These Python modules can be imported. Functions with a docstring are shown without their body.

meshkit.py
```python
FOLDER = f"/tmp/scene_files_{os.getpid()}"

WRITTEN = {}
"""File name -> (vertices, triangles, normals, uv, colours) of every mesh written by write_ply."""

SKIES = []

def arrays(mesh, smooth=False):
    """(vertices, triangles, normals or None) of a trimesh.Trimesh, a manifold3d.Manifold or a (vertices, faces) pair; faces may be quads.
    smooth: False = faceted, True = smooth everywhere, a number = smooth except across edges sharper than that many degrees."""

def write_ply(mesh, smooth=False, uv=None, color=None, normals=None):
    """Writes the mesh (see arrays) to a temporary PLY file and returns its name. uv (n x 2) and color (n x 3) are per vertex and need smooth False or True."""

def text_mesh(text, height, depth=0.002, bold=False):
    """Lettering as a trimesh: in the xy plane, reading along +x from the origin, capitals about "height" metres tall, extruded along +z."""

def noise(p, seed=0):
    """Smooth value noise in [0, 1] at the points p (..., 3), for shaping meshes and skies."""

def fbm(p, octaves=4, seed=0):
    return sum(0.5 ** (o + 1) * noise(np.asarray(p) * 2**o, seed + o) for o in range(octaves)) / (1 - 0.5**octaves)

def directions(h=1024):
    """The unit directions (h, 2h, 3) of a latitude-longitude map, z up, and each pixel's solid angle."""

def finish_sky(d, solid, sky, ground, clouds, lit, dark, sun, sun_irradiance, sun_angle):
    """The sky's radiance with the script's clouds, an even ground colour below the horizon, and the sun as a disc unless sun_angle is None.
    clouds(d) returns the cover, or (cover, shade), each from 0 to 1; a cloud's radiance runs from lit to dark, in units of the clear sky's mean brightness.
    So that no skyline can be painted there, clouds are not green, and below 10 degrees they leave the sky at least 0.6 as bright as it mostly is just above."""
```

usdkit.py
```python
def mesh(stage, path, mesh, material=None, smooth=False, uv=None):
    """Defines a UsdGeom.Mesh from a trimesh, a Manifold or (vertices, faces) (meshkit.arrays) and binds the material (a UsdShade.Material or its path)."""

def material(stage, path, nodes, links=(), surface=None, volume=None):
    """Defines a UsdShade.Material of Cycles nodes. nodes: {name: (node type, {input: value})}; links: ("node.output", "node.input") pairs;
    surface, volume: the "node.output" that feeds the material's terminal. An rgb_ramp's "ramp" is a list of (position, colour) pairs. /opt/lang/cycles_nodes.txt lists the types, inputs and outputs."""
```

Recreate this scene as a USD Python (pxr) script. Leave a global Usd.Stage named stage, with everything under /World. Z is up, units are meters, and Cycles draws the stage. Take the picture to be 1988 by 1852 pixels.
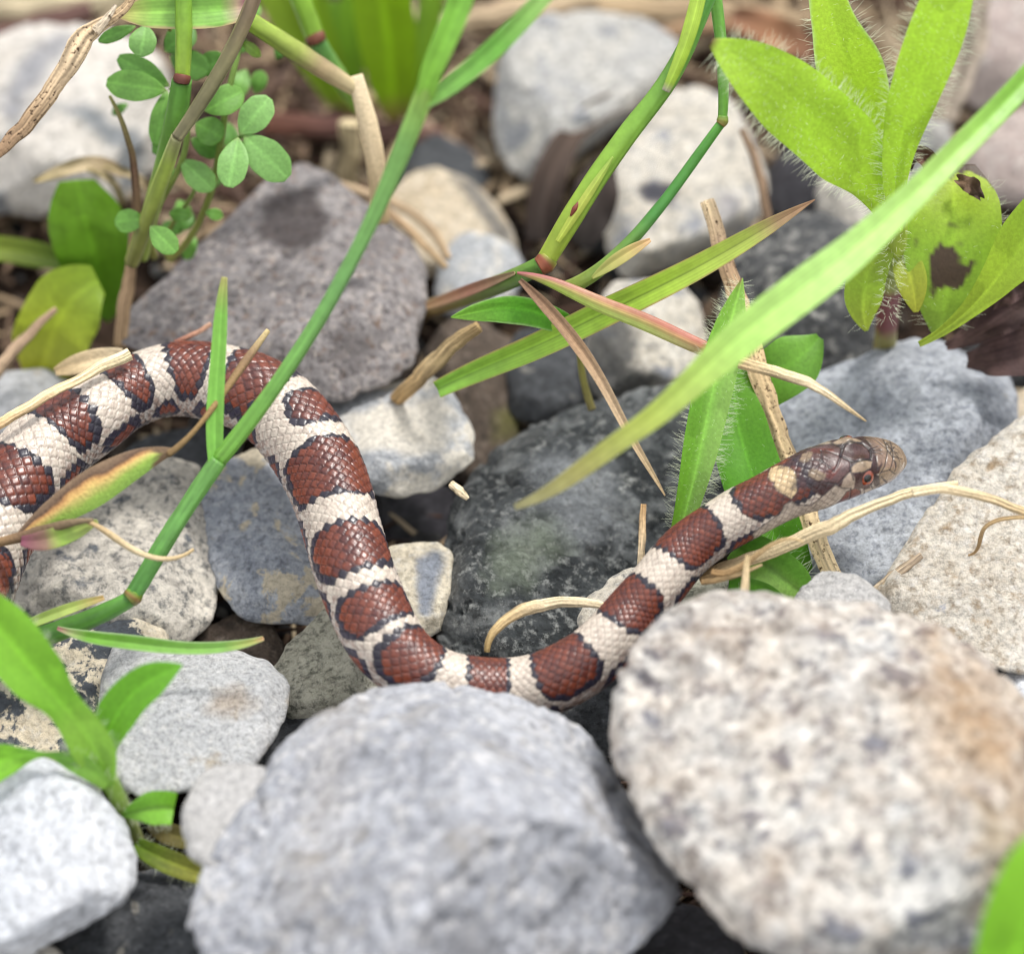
import math
import numpy as np, trimesh
from pxr import Gf, Sdf, Usd, UsdGeom, UsdLux, UsdShade, Vt
from scipy.interpolate import CubicSpline, PchipInterpolator
from scipy.spatial import cKDTree
import scipy.sparse as sp
import shapely, manifold3d
from shapely.geometry import Polygon, LineString
import usdkit, meshkit

stage = Usd.Stage.CreateInMemory()
UsdGeom.SetStageUpAxis(stage, 'Z')
UsdGeom.SetStageMetersPerUnit(stage, 1.0)
UsdGeom.Xform.Define(stage, '/World')
UsdGeom.Scope.Define(stage, '/World/Looks')

# ------------------------------------------------------------------ camera
D, TILT = 0.90, math.radians(45)            # working distance of the long lens, and how far it looks down
SN, CS = math.sin(TILT), math.cos(TILT)
Z0 = 0.030                                  # height of the point the lens looks at
PXM = 1e-4                                  # metres per survey unit at the working distance
U0, V0 = 994.0, 926.0
CAM = np.array([0, -D * CS, Z0 + D * SN])
RIGHT, UP, FWD = np.array([1., 0, 0]), np.array([0, SN, CS]), np.array([0, CS, -SN])
cam = UsdGeom.Camera.Define(stage, '/World/camera')
M = np.eye(4); M[0, :3], M[1, :3], M[2, :3], M[3, :3] = RIGHT, UP, -FWD, CAM
cam.AddTransformOp().Set(Gf.Matrix4d(*M.ravel()))
cam.CreateHorizontalApertureAttr(36.0)
cam.CreateVerticalApertureAttr(36.0 * 953 / 1024)
cam.CreateFocalLengthAttr(36.0 * D / (1988 * PXM))
cam.CreateFStopAttr(7.6)
cam.CreateFocusDistanceAttr(D - 0.021)
cam.CreateClippingRangeAttr(Gf.Vec2f(0.02, 1000))
cam.CreateExposureAttr(1.46)

# ------------------------------------------------------------------ sky and light (bright overcast)
SUN = np.array([0.34, 0.30, 0.89]); SUN /= np.linalg.norm(SUN)
ELEV, ROT = math.asin(SUN[2]), math.atan2(SUN[0], SUN[1])
sky = UsdLux.DomeLight.Define(stage, '/World/sky')
sky.GetPrim().SetCustomDataByKey('kind', 'structure')
skym = usdkit.material(stage, '/World/Looks/sky', {
    'tc': ('texture_coordinate', {}),
    'sky': ('sky_texture', {'sky_type': 'single_scattering', 'sun_disc': False, 'sun_elevation': ELEV, 'sun_rotation': ROT}),
    'n': ('noise_texture', {'scale': 2.2, 'detail': 5.0, 'roughness': 0.55}),
    'r': ('rgb_ramp', {'ramp': [(0.2, (0.90, 0.90, 0.90)), (0.7, (0.98, 0.98, 0.98))]}),
    'cl': ('rgb_ramp', {'ramp': [(0.3, (8.8, 9.0, 9.4)), (0.7, (11.5, 11.6, 11.7))]}),
    'sx': ('separate_xyz', {}), 'g1': ('map_range', {'from_min': 0.0, 'from_max': 1.0, 'to_min': 0.42, 'to_max': 1.30, 'clamp': True}), 'gm': ('vector_math', {'math_type': 'scale'}),
    'm': ('mix', {}),
    'bg': ('background_shader', {'strength': 0.055})},
    [('tc.generated', 'n.vector'), ('n.fac', 'r.fac'), ('n.fac', 'cl.fac'), ('r.color', 'm.fac'), ('sky.color', 'm.color1'), ('tc.generated', 'sx.vector'), ('sx.z', 'g1.value'), ('cl.color', 'gm.vector1'), ('g1.result', 'gm.scale'), ('gm.vector', 'm.color2'),
     ('m.color', 'bg.color')], surface='bg.background')
UsdShade.MaterialBindingAPI.Apply(sky.GetPrim()).Bind(skym)
sun = UsdLux.DistantLight.Define(stage, '/World/sun')
sun.CreateNormalizeAttr(True) if hasattr(sun, 'CreateNormalizeAttr') else None
sun.GetPrim().CreateAttribute('inputs:normalize', Sdf.ValueTypeNames.Bool).Set(True)
sun.CreateIntensityAttr(0.4); sun.CreateAngleAttr(10.5); sun.CreateColorAttr(Gf.Vec3f(1.0, 0.965, 0.91))
zax = SUN; xax = np.cross([0, 0, 1.], zax); xax /= np.linalg.norm(xax); yax = np.cross(zax, xax)
M = np.eye(4); M[0, :3], M[1, :3], M[2, :3] = xax, yax, zax
sun.AddTransformOp().Set(Gf.Matrix4d(*M.ravel()))

# ------------------------------------------------------------------ measuring: where a survey reading (u, v) lies in the place
def pw(u, v, w=0.0):
    """The point seen at reading (u, v), w millimetres nearer than the working distance."""
    u, v, w = np.asarray(u, float), np.asarray(v, float), np.asarray(w, float)
    k = (D - w * 1e-3) / D
    return CAM + FWD * (D - w * 1e-3)[..., None] + RIGHT * ((u - U0) * PXM * k)[..., None] + UP * ((V0 - v) * PXM * k)[..., None]
def pz(u, v, z):
    """The point seen at reading (u, v) at height z millimetres."""
    u, v, z = np.asarray(u, float), np.asarray(v, float), np.asarray(z, float)
    d = FWD * D + RIGHT * ((u - U0) * PXM)[..., None] + UP * ((V0 - v) * PXM)[..., None]
    t = (z * 1e-3 - CAM[2]) / d[..., 2]
    return CAM + d * t[..., None]
def uvw(p):
    q = np.asarray(p) - CAM
    dd = q @ FWD
    return U0 + (q @ RIGHT) / dd * D / PXM, V0 - (q @ UP) / dd * D / PXM, (D - dd) * 1e3

# ------------------------------------------------------------------ prims
used = {}
def path_for(name, parent='/World'):
    key = (parent, name)
    n = used.get(key, -1) + 1
    used[key] = n
    return f"{parent}/{name}" + (f"_{n:03d}" if n else '')
def tag(prim, label=None, category=None, group=None, kind=None):
    for k, v in (('label', label), ('category', category), ('group', group), ('kind', kind)):
        if v: prim.SetCustomDataByKey(k, v)
    return prim
class Thing:
    def __init__(self, name, label, category, base, group=None):
        self.path = path_for(name)
        self.base = np.asarray(base, float)
        x = UsdGeom.Xform.Define(stage, self.path)
        x.AddTranslateOp().Set(Gf.Vec3d(*map(float, self.base)))
        self.prim = tag(x.GetPrim(), label, category, group)
def put(parent, name, v, f, mat, col=None, smooth=True, extra=None, label=None, kind=None):
    """One Mesh prim. parent: a Thing, a (Thing, path) of a part, or None for the top level."""
    if parent is None: base, root = np.zeros(3), '/World'
    elif isinstance(parent, tuple): base, root = parent[0].base, parent[1]
    else: base, root = parent.base, parent.path
    p = path_for(name, root)
    m = UsdGeom.Mesh.Define(stage, p)
    v = np.asarray(v, float); f = np.asarray(f, int)
    if f.shape[1] == 4: f = np.vstack([f[:, [0, 1, 2]], f[:, [0, 2, 3]]])
    m.CreatePointsAttr(Vt.Vec3fArray.FromNumpy((v - base).astype(np.float32)))
    m.CreateFaceVertexCountsAttr(Vt.IntArray.FromNumpy(np.full(len(f), 3, np.int32)))
    m.CreateFaceVertexIndicesAttr(Vt.IntArray.FromNumpy(f.astype(np.int32).ravel()))
    m.CreateSubdivisionSchemeAttr('none')
    if smooth:
        n = np.zeros_like(v); fn = np.cross(v[f[:, 1]] - v[f[:, 0]], v[f[:, 2]] - v[f[:, 0]])
        for k in range(3): n += np.stack([np.bincount(f[:, k], fn[:, c], len(v)) for c in range(3)], 1)
        n /= np.maximum(np.linalg.norm(n, axis=1, keepdims=True), 1e-20)
        m.CreateNormalsAttr(Vt.Vec3fArray.FromNumpy(n.astype(np.float32))); m.SetNormalsInterpolation('vertex')
    api = UsdGeom.PrimvarsAPI(m)
    if col is not None:
        api.CreatePrimvar('col', Sdf.ValueTypeNames.Color3fArray, 'vertex').Set(Vt.Vec3fArray.FromNumpy(np.asarray(col, np.float32)))
    for k, a in (extra or {}).items():
        api.CreatePrimvar(k, Sdf.ValueTypeNames.FloatArray, 'vertex').Set(Vt.FloatArray.FromNumpy(np.asarray(a, np.float32)))
    UsdShade.MaterialBindingAPI.Apply(m.GetPrim()).Bind(mat)
    tag(m.GetPrim(), label=label, kind=kind)
    return (parent, p) if parent is not None else m.GetPrim()
def curves(parent, name, strands, width, mat, kind='stuff', col=None):
    base, root = (parent[0].base, parent[1]) if isinstance(parent, tuple) else (parent.base, parent.path)
    c = UsdGeom.BasisCurves.Define(stage, path_for(name, root))
    c.CreateTypeAttr('linear')
    pts = np.concatenate(strands) - base
    c.CreatePointsAttr(Vt.Vec3fArray.FromNumpy(pts.astype(np.float32)))
    c.CreateCurveVertexCountsAttr(Vt.IntArray.FromNumpy(np.array([len(s) for s in strands], np.int32)))
    w = np.concatenate([np.linspace(width, width * 0.35, len(s)) for s in strands])
    c.CreateWidthsAttr(Vt.FloatArray.FromNumpy(w.astype(np.float32))); c.SetWidthsInterpolation('vertex')
    UsdShade.MaterialBindingAPI.Apply(c.GetPrim()).Bind(mat)
    tag(c.GetPrim(), kind=kind)

# ------------------------------------------------------------------ materials
def mat(name, nodes, links, surface='p.BSDF'):
    return usdkit.material(stage, '/World/Looks/' + name, nodes, links, surface=surface)
def grey(x): return (x, x, x)
def stone_look(name, a, b, dark=None, light=None, da=0.4, la=0.4, grain=520, big=55, patch=None, pt=(0.56, 0.60), pscale=42, rough=0.8, spec=0.3, bump=0.85, stretch=None, blotch=None, bl=(0.5, 0.62), bscale=150):
    """Mineral look: two rock tones in a soft mottle, dark and light grains, medium blotches, ragged crust patches; the mark attribute carries stains, painted reflections and darker areas with a shape of their own."""
    n = {'tc': ('texture_coordinate', {}),
         'mp': ('mapping', {'scale': stretch or (1, 1, 1)}),
         'n1': ('noise_texture', {'scale': big, 'detail': 6.0, 'roughness': 0.62, 'distortion': 0.4}),
         'r1': ('rgb_ramp', {'ramp': [(0.34, a), (0.66, b)]}),
         'n2': ('noise_texture', {'scale': grain, 'detail': 4.0, 'roughness': 0.7}),
         'r2': ('rgb_ramp', {'ramp': [(0.36, grey(1)), (0.50, grey(0))]}),
         'k2': ('math', {'math_type': 'multiply', 'value2': da}),
         'm2': ('mix', {'color2': dark or tuple(0.3 * x for x in a)}),
         'v3': ('noise_texture', {'scale': grain * 0.9, 'detail': 5.0, 'roughness': 0.72}), 'o3': ('vector_math', {'math_type': 'add', 'vector2': (3.3, 1.7, 5.1)}),
         'r3': ('rgb_ramp', {'ramp': [(0.52, grey(0)), (0.68, grey(1))]}),
         'k3': ('math', {'math_type': 'multiply', 'value2': la}),
         'm3': ('mix', {'color2': light or tuple(min(1.7 * x + 0.08, 0.8) for x in b)}),
         'mk': ('attribute', {'attribute': 'mark'}), 'mc': ('attribute', {'attribute': 'col'}),
         'nb': ('noise_texture', {'scale': grain * 1.5, 'detail': 8.0, 'roughness': 0.78, 'distortion': 0.25}),
         'nb2': ('noise_texture', {'scale': grain * 0.3, 'detail': 6.0, 'roughness': 0.65}),
         'ab': ('math', {'math_type': 'add'}),
         'b': ('bump', {'strength': bump, 'distance': 0.0013}),
         'm5': ('mix', {}), 'hv': ('mix', {'mix_type': 'multiply', 'fac': 0.75}), 'rv': ('rgb_ramp', {'ramp': [(0.36, grey(0.42)), (0.5, grey(0.95)), (0.64, grey(1.25))]}),
         'p': ('principled_bsdf', {'roughness': rough, 'specular_ior_level': spec})}
    l = [('tc.object', 'mp.vector'), ('mp.vector', 'n1.vector'), ('n1.fac', 'r1.fac'), ('mp.vector', 'n2.vector'), ('n2.fac', 'r2.fac'), ('r2.color', 'k2.value1'), ('k2.value', 'm2.fac'), ('r1.color', 'm2.color1'),
         ('mp.vector', 'o3.vector1'), ('o3.vector', 'v3.vector'), ('v3.fac', 'r3.fac'), ('r3.color', 'k3.value1'), ('k3.value', 'm3.fac'), ('m2.color', 'm3.color1'),
         ('tc.object', 'nb.vector'), ('tc.object', 'nb2.vector'), ('nb.fac', 'ab.value1'), ('nb2.fac', 'ab.value2'), ('ab.value', 'b.height'), ('b.normal', 'p.normal'),
         ('mk.fac', 'm5.fac'), ('nb.fac', 'rv.fac')]
    last = 'm3.color'
    if blotch:
        n |= {'n6': ('noise_texture', {'scale': bscale, 'detail': 5.0, 'roughness': 0.6}), 'r6': ('rgb_ramp', {'ramp': [(bl[0], grey(0)), (bl[1], grey(1))]}), 'm6': ('mix', {'color2': blotch})}
        l += [('mp.vector', 'n6.vector'), ('n6.fac', 'r6.fac'), ('r6.color', 'm6.fac'), (last, 'm6.color1')]
        last = 'm6.color'
    if patch:
        n |= {'n4': ('noise_texture', {'scale': pscale, 'detail': 9.0, 'roughness': 0.68, 'distortion': 0.3}), 'r4': ('rgb_ramp', {'ramp': [(pt[0], grey(0)), (pt[1], grey(1))]}), 'm4': ('mix', {'color2': patch})}
        l += [('tc.object', 'n4.vector'), ('n4.fac', 'r4.fac'), ('r4.color', 'm4.fac'), (last, 'm4.color1')]
        last = 'm4.color'
    l += [(last, 'm5.color1'), ('mc.color', 'm5.color2'), ('m5.color', 'hv.color1'), ('rv.color', 'hv.color2'), ('hv.color', 'p.base_color')]
    return mat(name, n, l)
def leaf_look(name, trans=0.42, rough=0.45, spec=0.4, var=0.13, nscale=1500, bump=0.25, tint=(1.15, 1.1, 0.6)):
    return mat(name, {
        'c': ('attribute', {'attribute': 'col'}), 'g': ('geometry', {}),
        'n': ('noise_texture', {'scale': nscale, 'detail': 4.0, 'roughness': 0.6}),
        'r': ('rgb_ramp', {'ramp': [(0.25, grey(1 - 1.4 * var)), (0.75, grey(1 + var))]}),
        'm': ('mix', {'mix_type': 'multiply', 'fac': 1.0}),
        'tm': ('mix', {'mix_type': 'multiply', 'fac': 1.0, 'color2': tint}),
        'b': ('bump', {'strength': bump, 'distance': 0.0004}),
        'p': ('principled_bsdf', {'roughness': rough, 'specular_ior_level': spec}),
        't': ('translucent_bsdf', {}), 'x': ('mix_closure', {'fac': trans})},
        [('g.position', 'n.vector'), ('n.fac', 'r.fac'), ('c.color', 'm.color1'), ('r.color', 'm.color2'), ('m.color', 'p.base_color'), ('m.color', 'tm.color1'), ('tm.color', 't.color'),
         ('n.fac', 'b.height'), ('b.normal', 'p.normal'), ('p.BSDF', 'x.closure1'), ('t.BSDF', 'x.closure2')], surface='x.closure')
LEAF = leaf_look('leaf')
GRASS = leaf_look('grass', trans=0.22, rough=0.4, spec=0.4, var=0.12, nscale=400)
STRAW = leaf_look('straw', trans=0.08, rough=0.7, spec=0.2, var=0.16, nscale=1600, bump=0.6, tint=(1, 1, 1))
HAIR = mat('hair', {'p': ('principled_bsdf', {'base_color': (0.75, 0.8, 0.6), 'roughness': 0.5}), 't': ('translucent_bsdf', {'color': (0.8, 0.85, 0.6)}), 'x': ('mix_closure', {'fac': 0.4})},
           [('p.BSDF', 'x.closure1'), ('t.BSDF', 'x.closure2')], surface='x.closure')

# ------------------------------------------------------------------ shapes
def spline(pts, n, k=None):
    p = np.asarray(pts, float)
    t = np.r_[0, np.cumsum(np.linalg.norm(np.diff(p[:, :3], axis=0), axis=1))]; t /= t[-1]
    tt = np.linspace(0, 1, n)
    if len(p) == 2: return p[0] + (p[1] - p[0]) * tt[:, None]
    return CubicSpline(t, p, axis=0)(tt) if len(p) > 3 or k else PchipInterpolator(t, p, axis=0)(tt)
def unit(x): return x / np.maximum(np.linalg.norm(x, axis=-1, keepdims=True), 1e-12)
def ramp(t, stops):
    at = np.array([s[0] for s in stops]); c = np.array([s[1] for s in stops], float)
    return np.stack([np.interp(t, at, c[:, k]) for k in range(3)], -1)
def grid_faces(n, m, closed):
    i, j = np.meshgrid(np.arange(n - 1), np.arange(m if closed else m - 1), indexing='ij')
    jn = (j + 1) % m
    return np.stack([i * m + j, i * m + jn, (i + 1) * m + jn, (i + 1) * m + j], -1).reshape(-1, 4)
def tube_mesh(c, r, sides=14, ridges=0.0, nr=5, flat=1.0, seed=0, wob=0.0):
    """A stem along the points c (metres) with radii r: ridged, slightly uneven, closed at both ends."""
    n = len(c); T = unit(np.gradient(c, axis=0))
    A = unit(np.cross(T, -FWD)); B = np.cross(A, T)
    ph = np.arange(sides) * 2 * np.pi / sides
    rr = r[:, None] * (1 + ridges * np.cos(nr * ph + 0.7 * seed)[None] + wob * (meshkit.noise(np.stack(np.broadcast_arrays(np.linspace(0, n / 6, n)[:, None], np.cos(ph)[None] * 1.5 + seed, np.sin(ph)[None] * 1.5), -1), seed) - 0.5))
    v = c[:, None] + rr[..., None] * (np.cos(ph)[None, :, None] * A[:, None] + flat * np.sin(ph)[None, :, None] * B[:, None])
    v = v.reshape(-1, 3); f = grid_faces(n, sides, True)
    f = np.vstack([f[:, [0, 1, 2]], f[:, [0, 2, 3]]])
    k = len(v); v = np.vstack([v, c[0], c[-1]])
    j = np.arange(sides); jn = (j + 1) % sides
    f = np.vstack([f, np.stack([np.full(sides, k), jn, j], 1), np.stack([np.full(sides, k + 1), (n - 1) * sides + j, (n - 1) * sides + jn], 1)])
    t = np.r_[np.repeat(np.linspace(0, 1, n), sides), 0, 1]; a = np.r_[np.tile(ph, n), 0, 0]
    return v, f, t, a
def stem(parent, name, pts, radii, stops, look=None, n=60, sides=14, ridges=0.04, nr=5, streak=0.15, flat=1.0, seed=1, wob=0.1, label=None, kink=0.0):
    """pts: (u, v, w) readings; radii in survey units along the stem."""
    q = spline(pts, n)
    r = np.interp(np.linspace(0, 1, n), np.linspace(0, 1, len(radii)), radii)
    if kink:
        L_ = np.r_[0, np.cumsum(np.linalg.norm(np.diff(q[:, :2], axis=0), axis=1))]
        for ax_ in (0, 1): q[:, ax_] += kink * r * 2.2 * (meshkit.fbm(np.stack([L_ / 55.0, L_ * 0 + ax_ * 7.3 + seed, L_ * 0], -1), 3, seed) - 0.5)
    c = pw(q[:, 0], q[:, 1], q[:, 2])
    k = (D - q[:, 2] * 1e-3) / D
    r = r * PXM * k
    v, f, t, a = tube_mesh(c, r, sides, ridges, nr, flat, seed, wob)
    col = ramp(t, stops) * (1 + streak * (meshkit.noise(np.stack([np.cos(a) * 5 + 9, np.sin(a) * 5, t * 3 + seed], -1), seed) * 2 - 1) + 0.6 * streak * (meshkit.noise(np.stack([np.cos(a) * 11, np.sin(a) * 11, t * 9 + seed], -1), seed + 3) * 2 - 1))[:, None]
    return put(parent, name, v, f, look or GRASS, np.clip(col, 0, 1), label=label)
def blade_points(pts, widths, n, m, roll, fold, curl, wave, seed, facing=None):
    q = spline(pts, n); c = pw(q[:, 0], q[:, 1], q[:, 2])
    k = (D - q[:, 2] * 1e-3) / D
    tt = np.linspace(0, 1, n)
    wd = np.maximum(PchipInterpolator(np.linspace(0, 1, len(widths)), widths)(tt), 0.6) * PXM * k
    T = unit(np.gradient(c, axis=0))
    N = np.broadcast_to(-FWD if facing is None else unit(np.asarray(facing, float)), T.shape)
    S = unit(np.cross(T, N)); N = np.cross(S, T)
    ro = np.radians(np.interp(tt, np.linspace(0, 1, len(np.atleast_1d(roll))), np.atleast_1d(roll)))[:, None]
    S, N = S * np.cos(ro) + N * np.sin(ro), N * np.cos(ro) - S * np.sin(ro)
    x = np.linspace(-1, 1, m)
    h = wd / 2
    off = x[None] * h[:, None]
    lift = fold * np.sqrt(x[None] ** 2 + 0.02) * h[:, None] + curl * x[None] ** 2 * h[:, None]
    if wave: lift = lift + wave * PXM * 10 * x[None] ** 2 * np.sin(tt * 13 + seed)[:, None] + wave * PXM * 8 * (meshkit.noise(np.stack(np.broadcast_arrays(tt[:, None] * 7, x[None] * 1.6, np.array([[seed * 1.7]])), -1), seed) - 0.5)
    v = c[:, None] + off[..., None] * S[:, None] + lift[..., None] * N[:, None]
    return v, N, tt, x, h
def blade(parent, name, pts, widths, stops, look=None, n=90, m=25, roll=0, fold=0.25, curl=0.0, wave=0.0, seed=1, rib=(1.25, 0.10), edge=None, edge_w=0.18, side=None, veins=0.08, label=None, facing=None, thick=0.00016, tweak=None):
    """A leaf: a thin closed shell along (u, v, w) readings, with width (survey units), a fold along its midrib, veins, and its colours."""
    v, N, tt, x, h = blade_points(pts, widths, n, m, roll, fold, curl, wave, seed, facing)
    col = np.broadcast_to(ramp(tt, stops)[:, None], (n, m, 3)).copy()
    if side: col = col * (1 - np.clip(0.5 + x, 0, 1))[None, :, None] + np.clip(0.5 + x, 0, 1)[None, :, None] * ramp(tt, side)[:, None]
    col *= (1 + (rib[0] - 1) * np.exp(-(x / rib[1]) ** 2))[None, :, None]
    ns = meshkit.noise(np.stack(np.broadcast_arrays(tt[:, None] * 2.5, x[None] * 11, np.array([[seed * 3.1]])), -1), seed)
    ns2 = meshkit.fbm(np.stack(np.broadcast_arrays(tt[:, None] * 9, x[None] * 2.5, np.array([[seed * 1.3]])), -1), 3, seed)
    col *= (1 + veins * (ns * 2 - 1) + veins * 1.2 * (ns2 * 2 - 1))[..., None]
    lat = np.abs(np.mod(tt[:, None] * 11 - np.abs(x)[None] * 1.1 + 0.25 * ns2, 1.0) - 0.5)
    if look is None: col *= (1 + 0.07 * np.exp(-(lat / 0.07) ** 2) * np.clip(np.abs(x) * 6, 0, 1)[None])[..., None]
    else: col *= (1 + 0.10 * np.sin(x * 26))[None, :, None]
    if edge is not None:
        e = np.clip((np.abs(x)[None] - (1 - edge_w) + 0.25 * (ns2 - 0.5)) / edge_w, 0, 1)[..., None]
        col = col * (1 - e) + np.asarray(edge)[None, None] * e
    if tweak: col = tweak(col, tt, x)
    col = np.clip(col, 0, 1)
    th = thick * np.clip(1 - np.abs(x) ** 6, 0.15, 1)[None, :, None]
    va, vb = v + N[:, None] * th, v - N[:, None] * th
    f = grid_faces(n, m, False); k = n * m
    bd = np.r_[np.arange(m), np.arange(1, n) * m + m - 1, (n - 1) * m + np.arange(m - 2, -1, -1), np.arange(n - 2, 0, -1) * m]
    bn = np.roll(bd, -1)
    ff = np.vstack([f[:, ::-1], f + k, np.stack([bd, bn, bn + k, bd + k], 1)])
    return put(parent, name, np.vstack([va.reshape(-1, 3), vb.reshape(-1, 3)]), ff, look or LEAF, np.vstack([col.reshape(-1, 3)] * 2), label=label), (v, N, tt, x, h)
def hairs_on(shape, rng, count, length, where='edge', t0=0.0, t1=1.0, lean=0.5):
    """Strands standing off a leaf: along its edges, or over its face."""
    v, N, tt, x, h = shape
    n, m = v.shape[:2]; out = []
    for _ in range(count):
        i = int(np.clip((t0 + (t1 - t0) * rng.random()) * (n - 1), 1, n - 2))
        if where == 'edge': j = 0 if rng.random() < 0.5 else m - 1
        else: j = int(rng.integers(0, m))
        s = unit(v[i, m - 1] - v[i, 0]) * (-1 if j < m / 2 else 1)
        t = unit(v[i + 1, j] - v[i - 1, j])
        d = s * (1.0 if where == 'edge' else 0.5 * rng.normal()) + t * lean * rng.normal(0.5, 0.5) + N[i] * rng.normal(0.25 if where == 'edge' else 0.8, 0.35)
        d = unit(d); L = length * rng.uniform(0.6, 1.25); b = unit(rng.normal(size=3)) * 0.25
        p0 = v[i, j] + (v[i + 1, j] - v[i, j]) * rng.random()
        out.append(np.array([p0 + L * q * d + L * q * q * b for q in (0, 0.35, 0.7, 1.0)]))
    return out
def hairs_stem(pts, radii, rng, count, length):
    q = spline(pts, 60); c = pw(q[:, 0], q[:, 1], q[:, 2]); T = unit(np.gradient(c, axis=0))
    r = np.interp(np.linspace(0, 1, 60), np.linspace(0, 1, len(radii)), radii) * PXM; out = []
    for _ in range(count):
        i = rng.integers(0, 60); d = rng.normal(size=3); d = unit(d - T[i] * (d @ T[i])); b = unit(rng.normal(size=3)) * 0.25
        L = length * rng.uniform(0.5, 1.2)
        out.append(np.array([c[i] + d * r[i] * 0.8 + L * k * (d + 0.2 * T[i]) + L * k * k * b for k in (0, 0.4, 0.75, 1.0)]))
    return out

# ------------------------------------------------------------------ ground
SOIL = mat('soil', {'g': ('geometry', {}), 'n': ('noise_texture', {'scale': 130.0, 'detail': 8.0, 'roughness': 0.7}),
                    'r': ('rgb_ramp', {'ramp': [(0.3, (0.012, 0.008, 0.006)), (0.55, (0.022, 0.013, 0.008)), (0.75, (0.05, 0.03, 0.018))]}),
                    'n2': ('noise_texture', {'scale': 500.0, 'detail': 6.0}), 'b': ('bump', {'strength': 1.0, 'distance': 0.002}), 'p': ('principled_bsdf', {'roughness': 0.95, 'specular_ior_level': 0.15})},
           [('g.position', 'n.vector'), ('g.position', 'n2.vector'), ('n.fac', 'r.fac'), ('r.color', 'p.base_color'), ('n2.fac', 'b.height'), ('b.normal', 'p.normal')])
ax = np.r_[-60, -20, -6, -2, -0.8, np.linspace(-0.35, 0.35, 141), 0.8, 2, 6, 20, 60]
gx, gy = np.meshgrid(ax, ax, indexing='ij')
near = np.exp(-(gx ** 2 + gy ** 2) / 0.6)
gz = -0.002 + 0.008 * (meshkit.fbm(np.stack([gx * 45, gy * 45, gx * 0], -1), 4, 5) - 0.5) * near - 0.03 * (1 - near) * 0
p = put(None, 'ground', np.stack([gx, gy, gz], -1).reshape(-1, 3), grid_faces(len(ax), len(ax), False)[:, ::-1], SOIL)
tag(p, 'dark brown soil showing in the gaps between the stones', kind='structure')

# ------------------------------------------------------------------ stones
def smooth_mesh(v, f, it, lam=0.6):
    n = len(v)
    e = np.vstack([f[:, [0, 1]], f[:, [1, 2]], f[:, [2, 0]]]); e = np.vstack([e, e[:, ::-1]])
    A = sp.csr_matrix((np.ones(len(e)), (e[:, 0], e[:, 1])), (n, n)); A.data[:] = 1
    L = sp.diags(1 / np.asarray(A.sum(1)).ravel()) @ A
    for _ in range(it): v = v + lam * (L @ v - v)
    return v
def poly_dist(u, v, poly, pad=60):
    """Signed distance (inside positive) of points to a polygon; far points get -pad."""
    P = Polygon(poly); P = P if P.is_valid else P.buffer(0)
    out = np.full(len(u), -float(pad)); x0, y0, x1, y1 = P.bounds
    k = np.nonzero((u > x0 - pad) & (u < x1 + pad) & (v > y0 - pad) & (v < y1 + pad))[0]
    if len(k):
        pts = shapely.points(u[k], v[k]); d = shapely.distance(P.boundary, pts)
        out[k] = np.where(shapely.contains(P, pts), d, -d)
    return out
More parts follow.
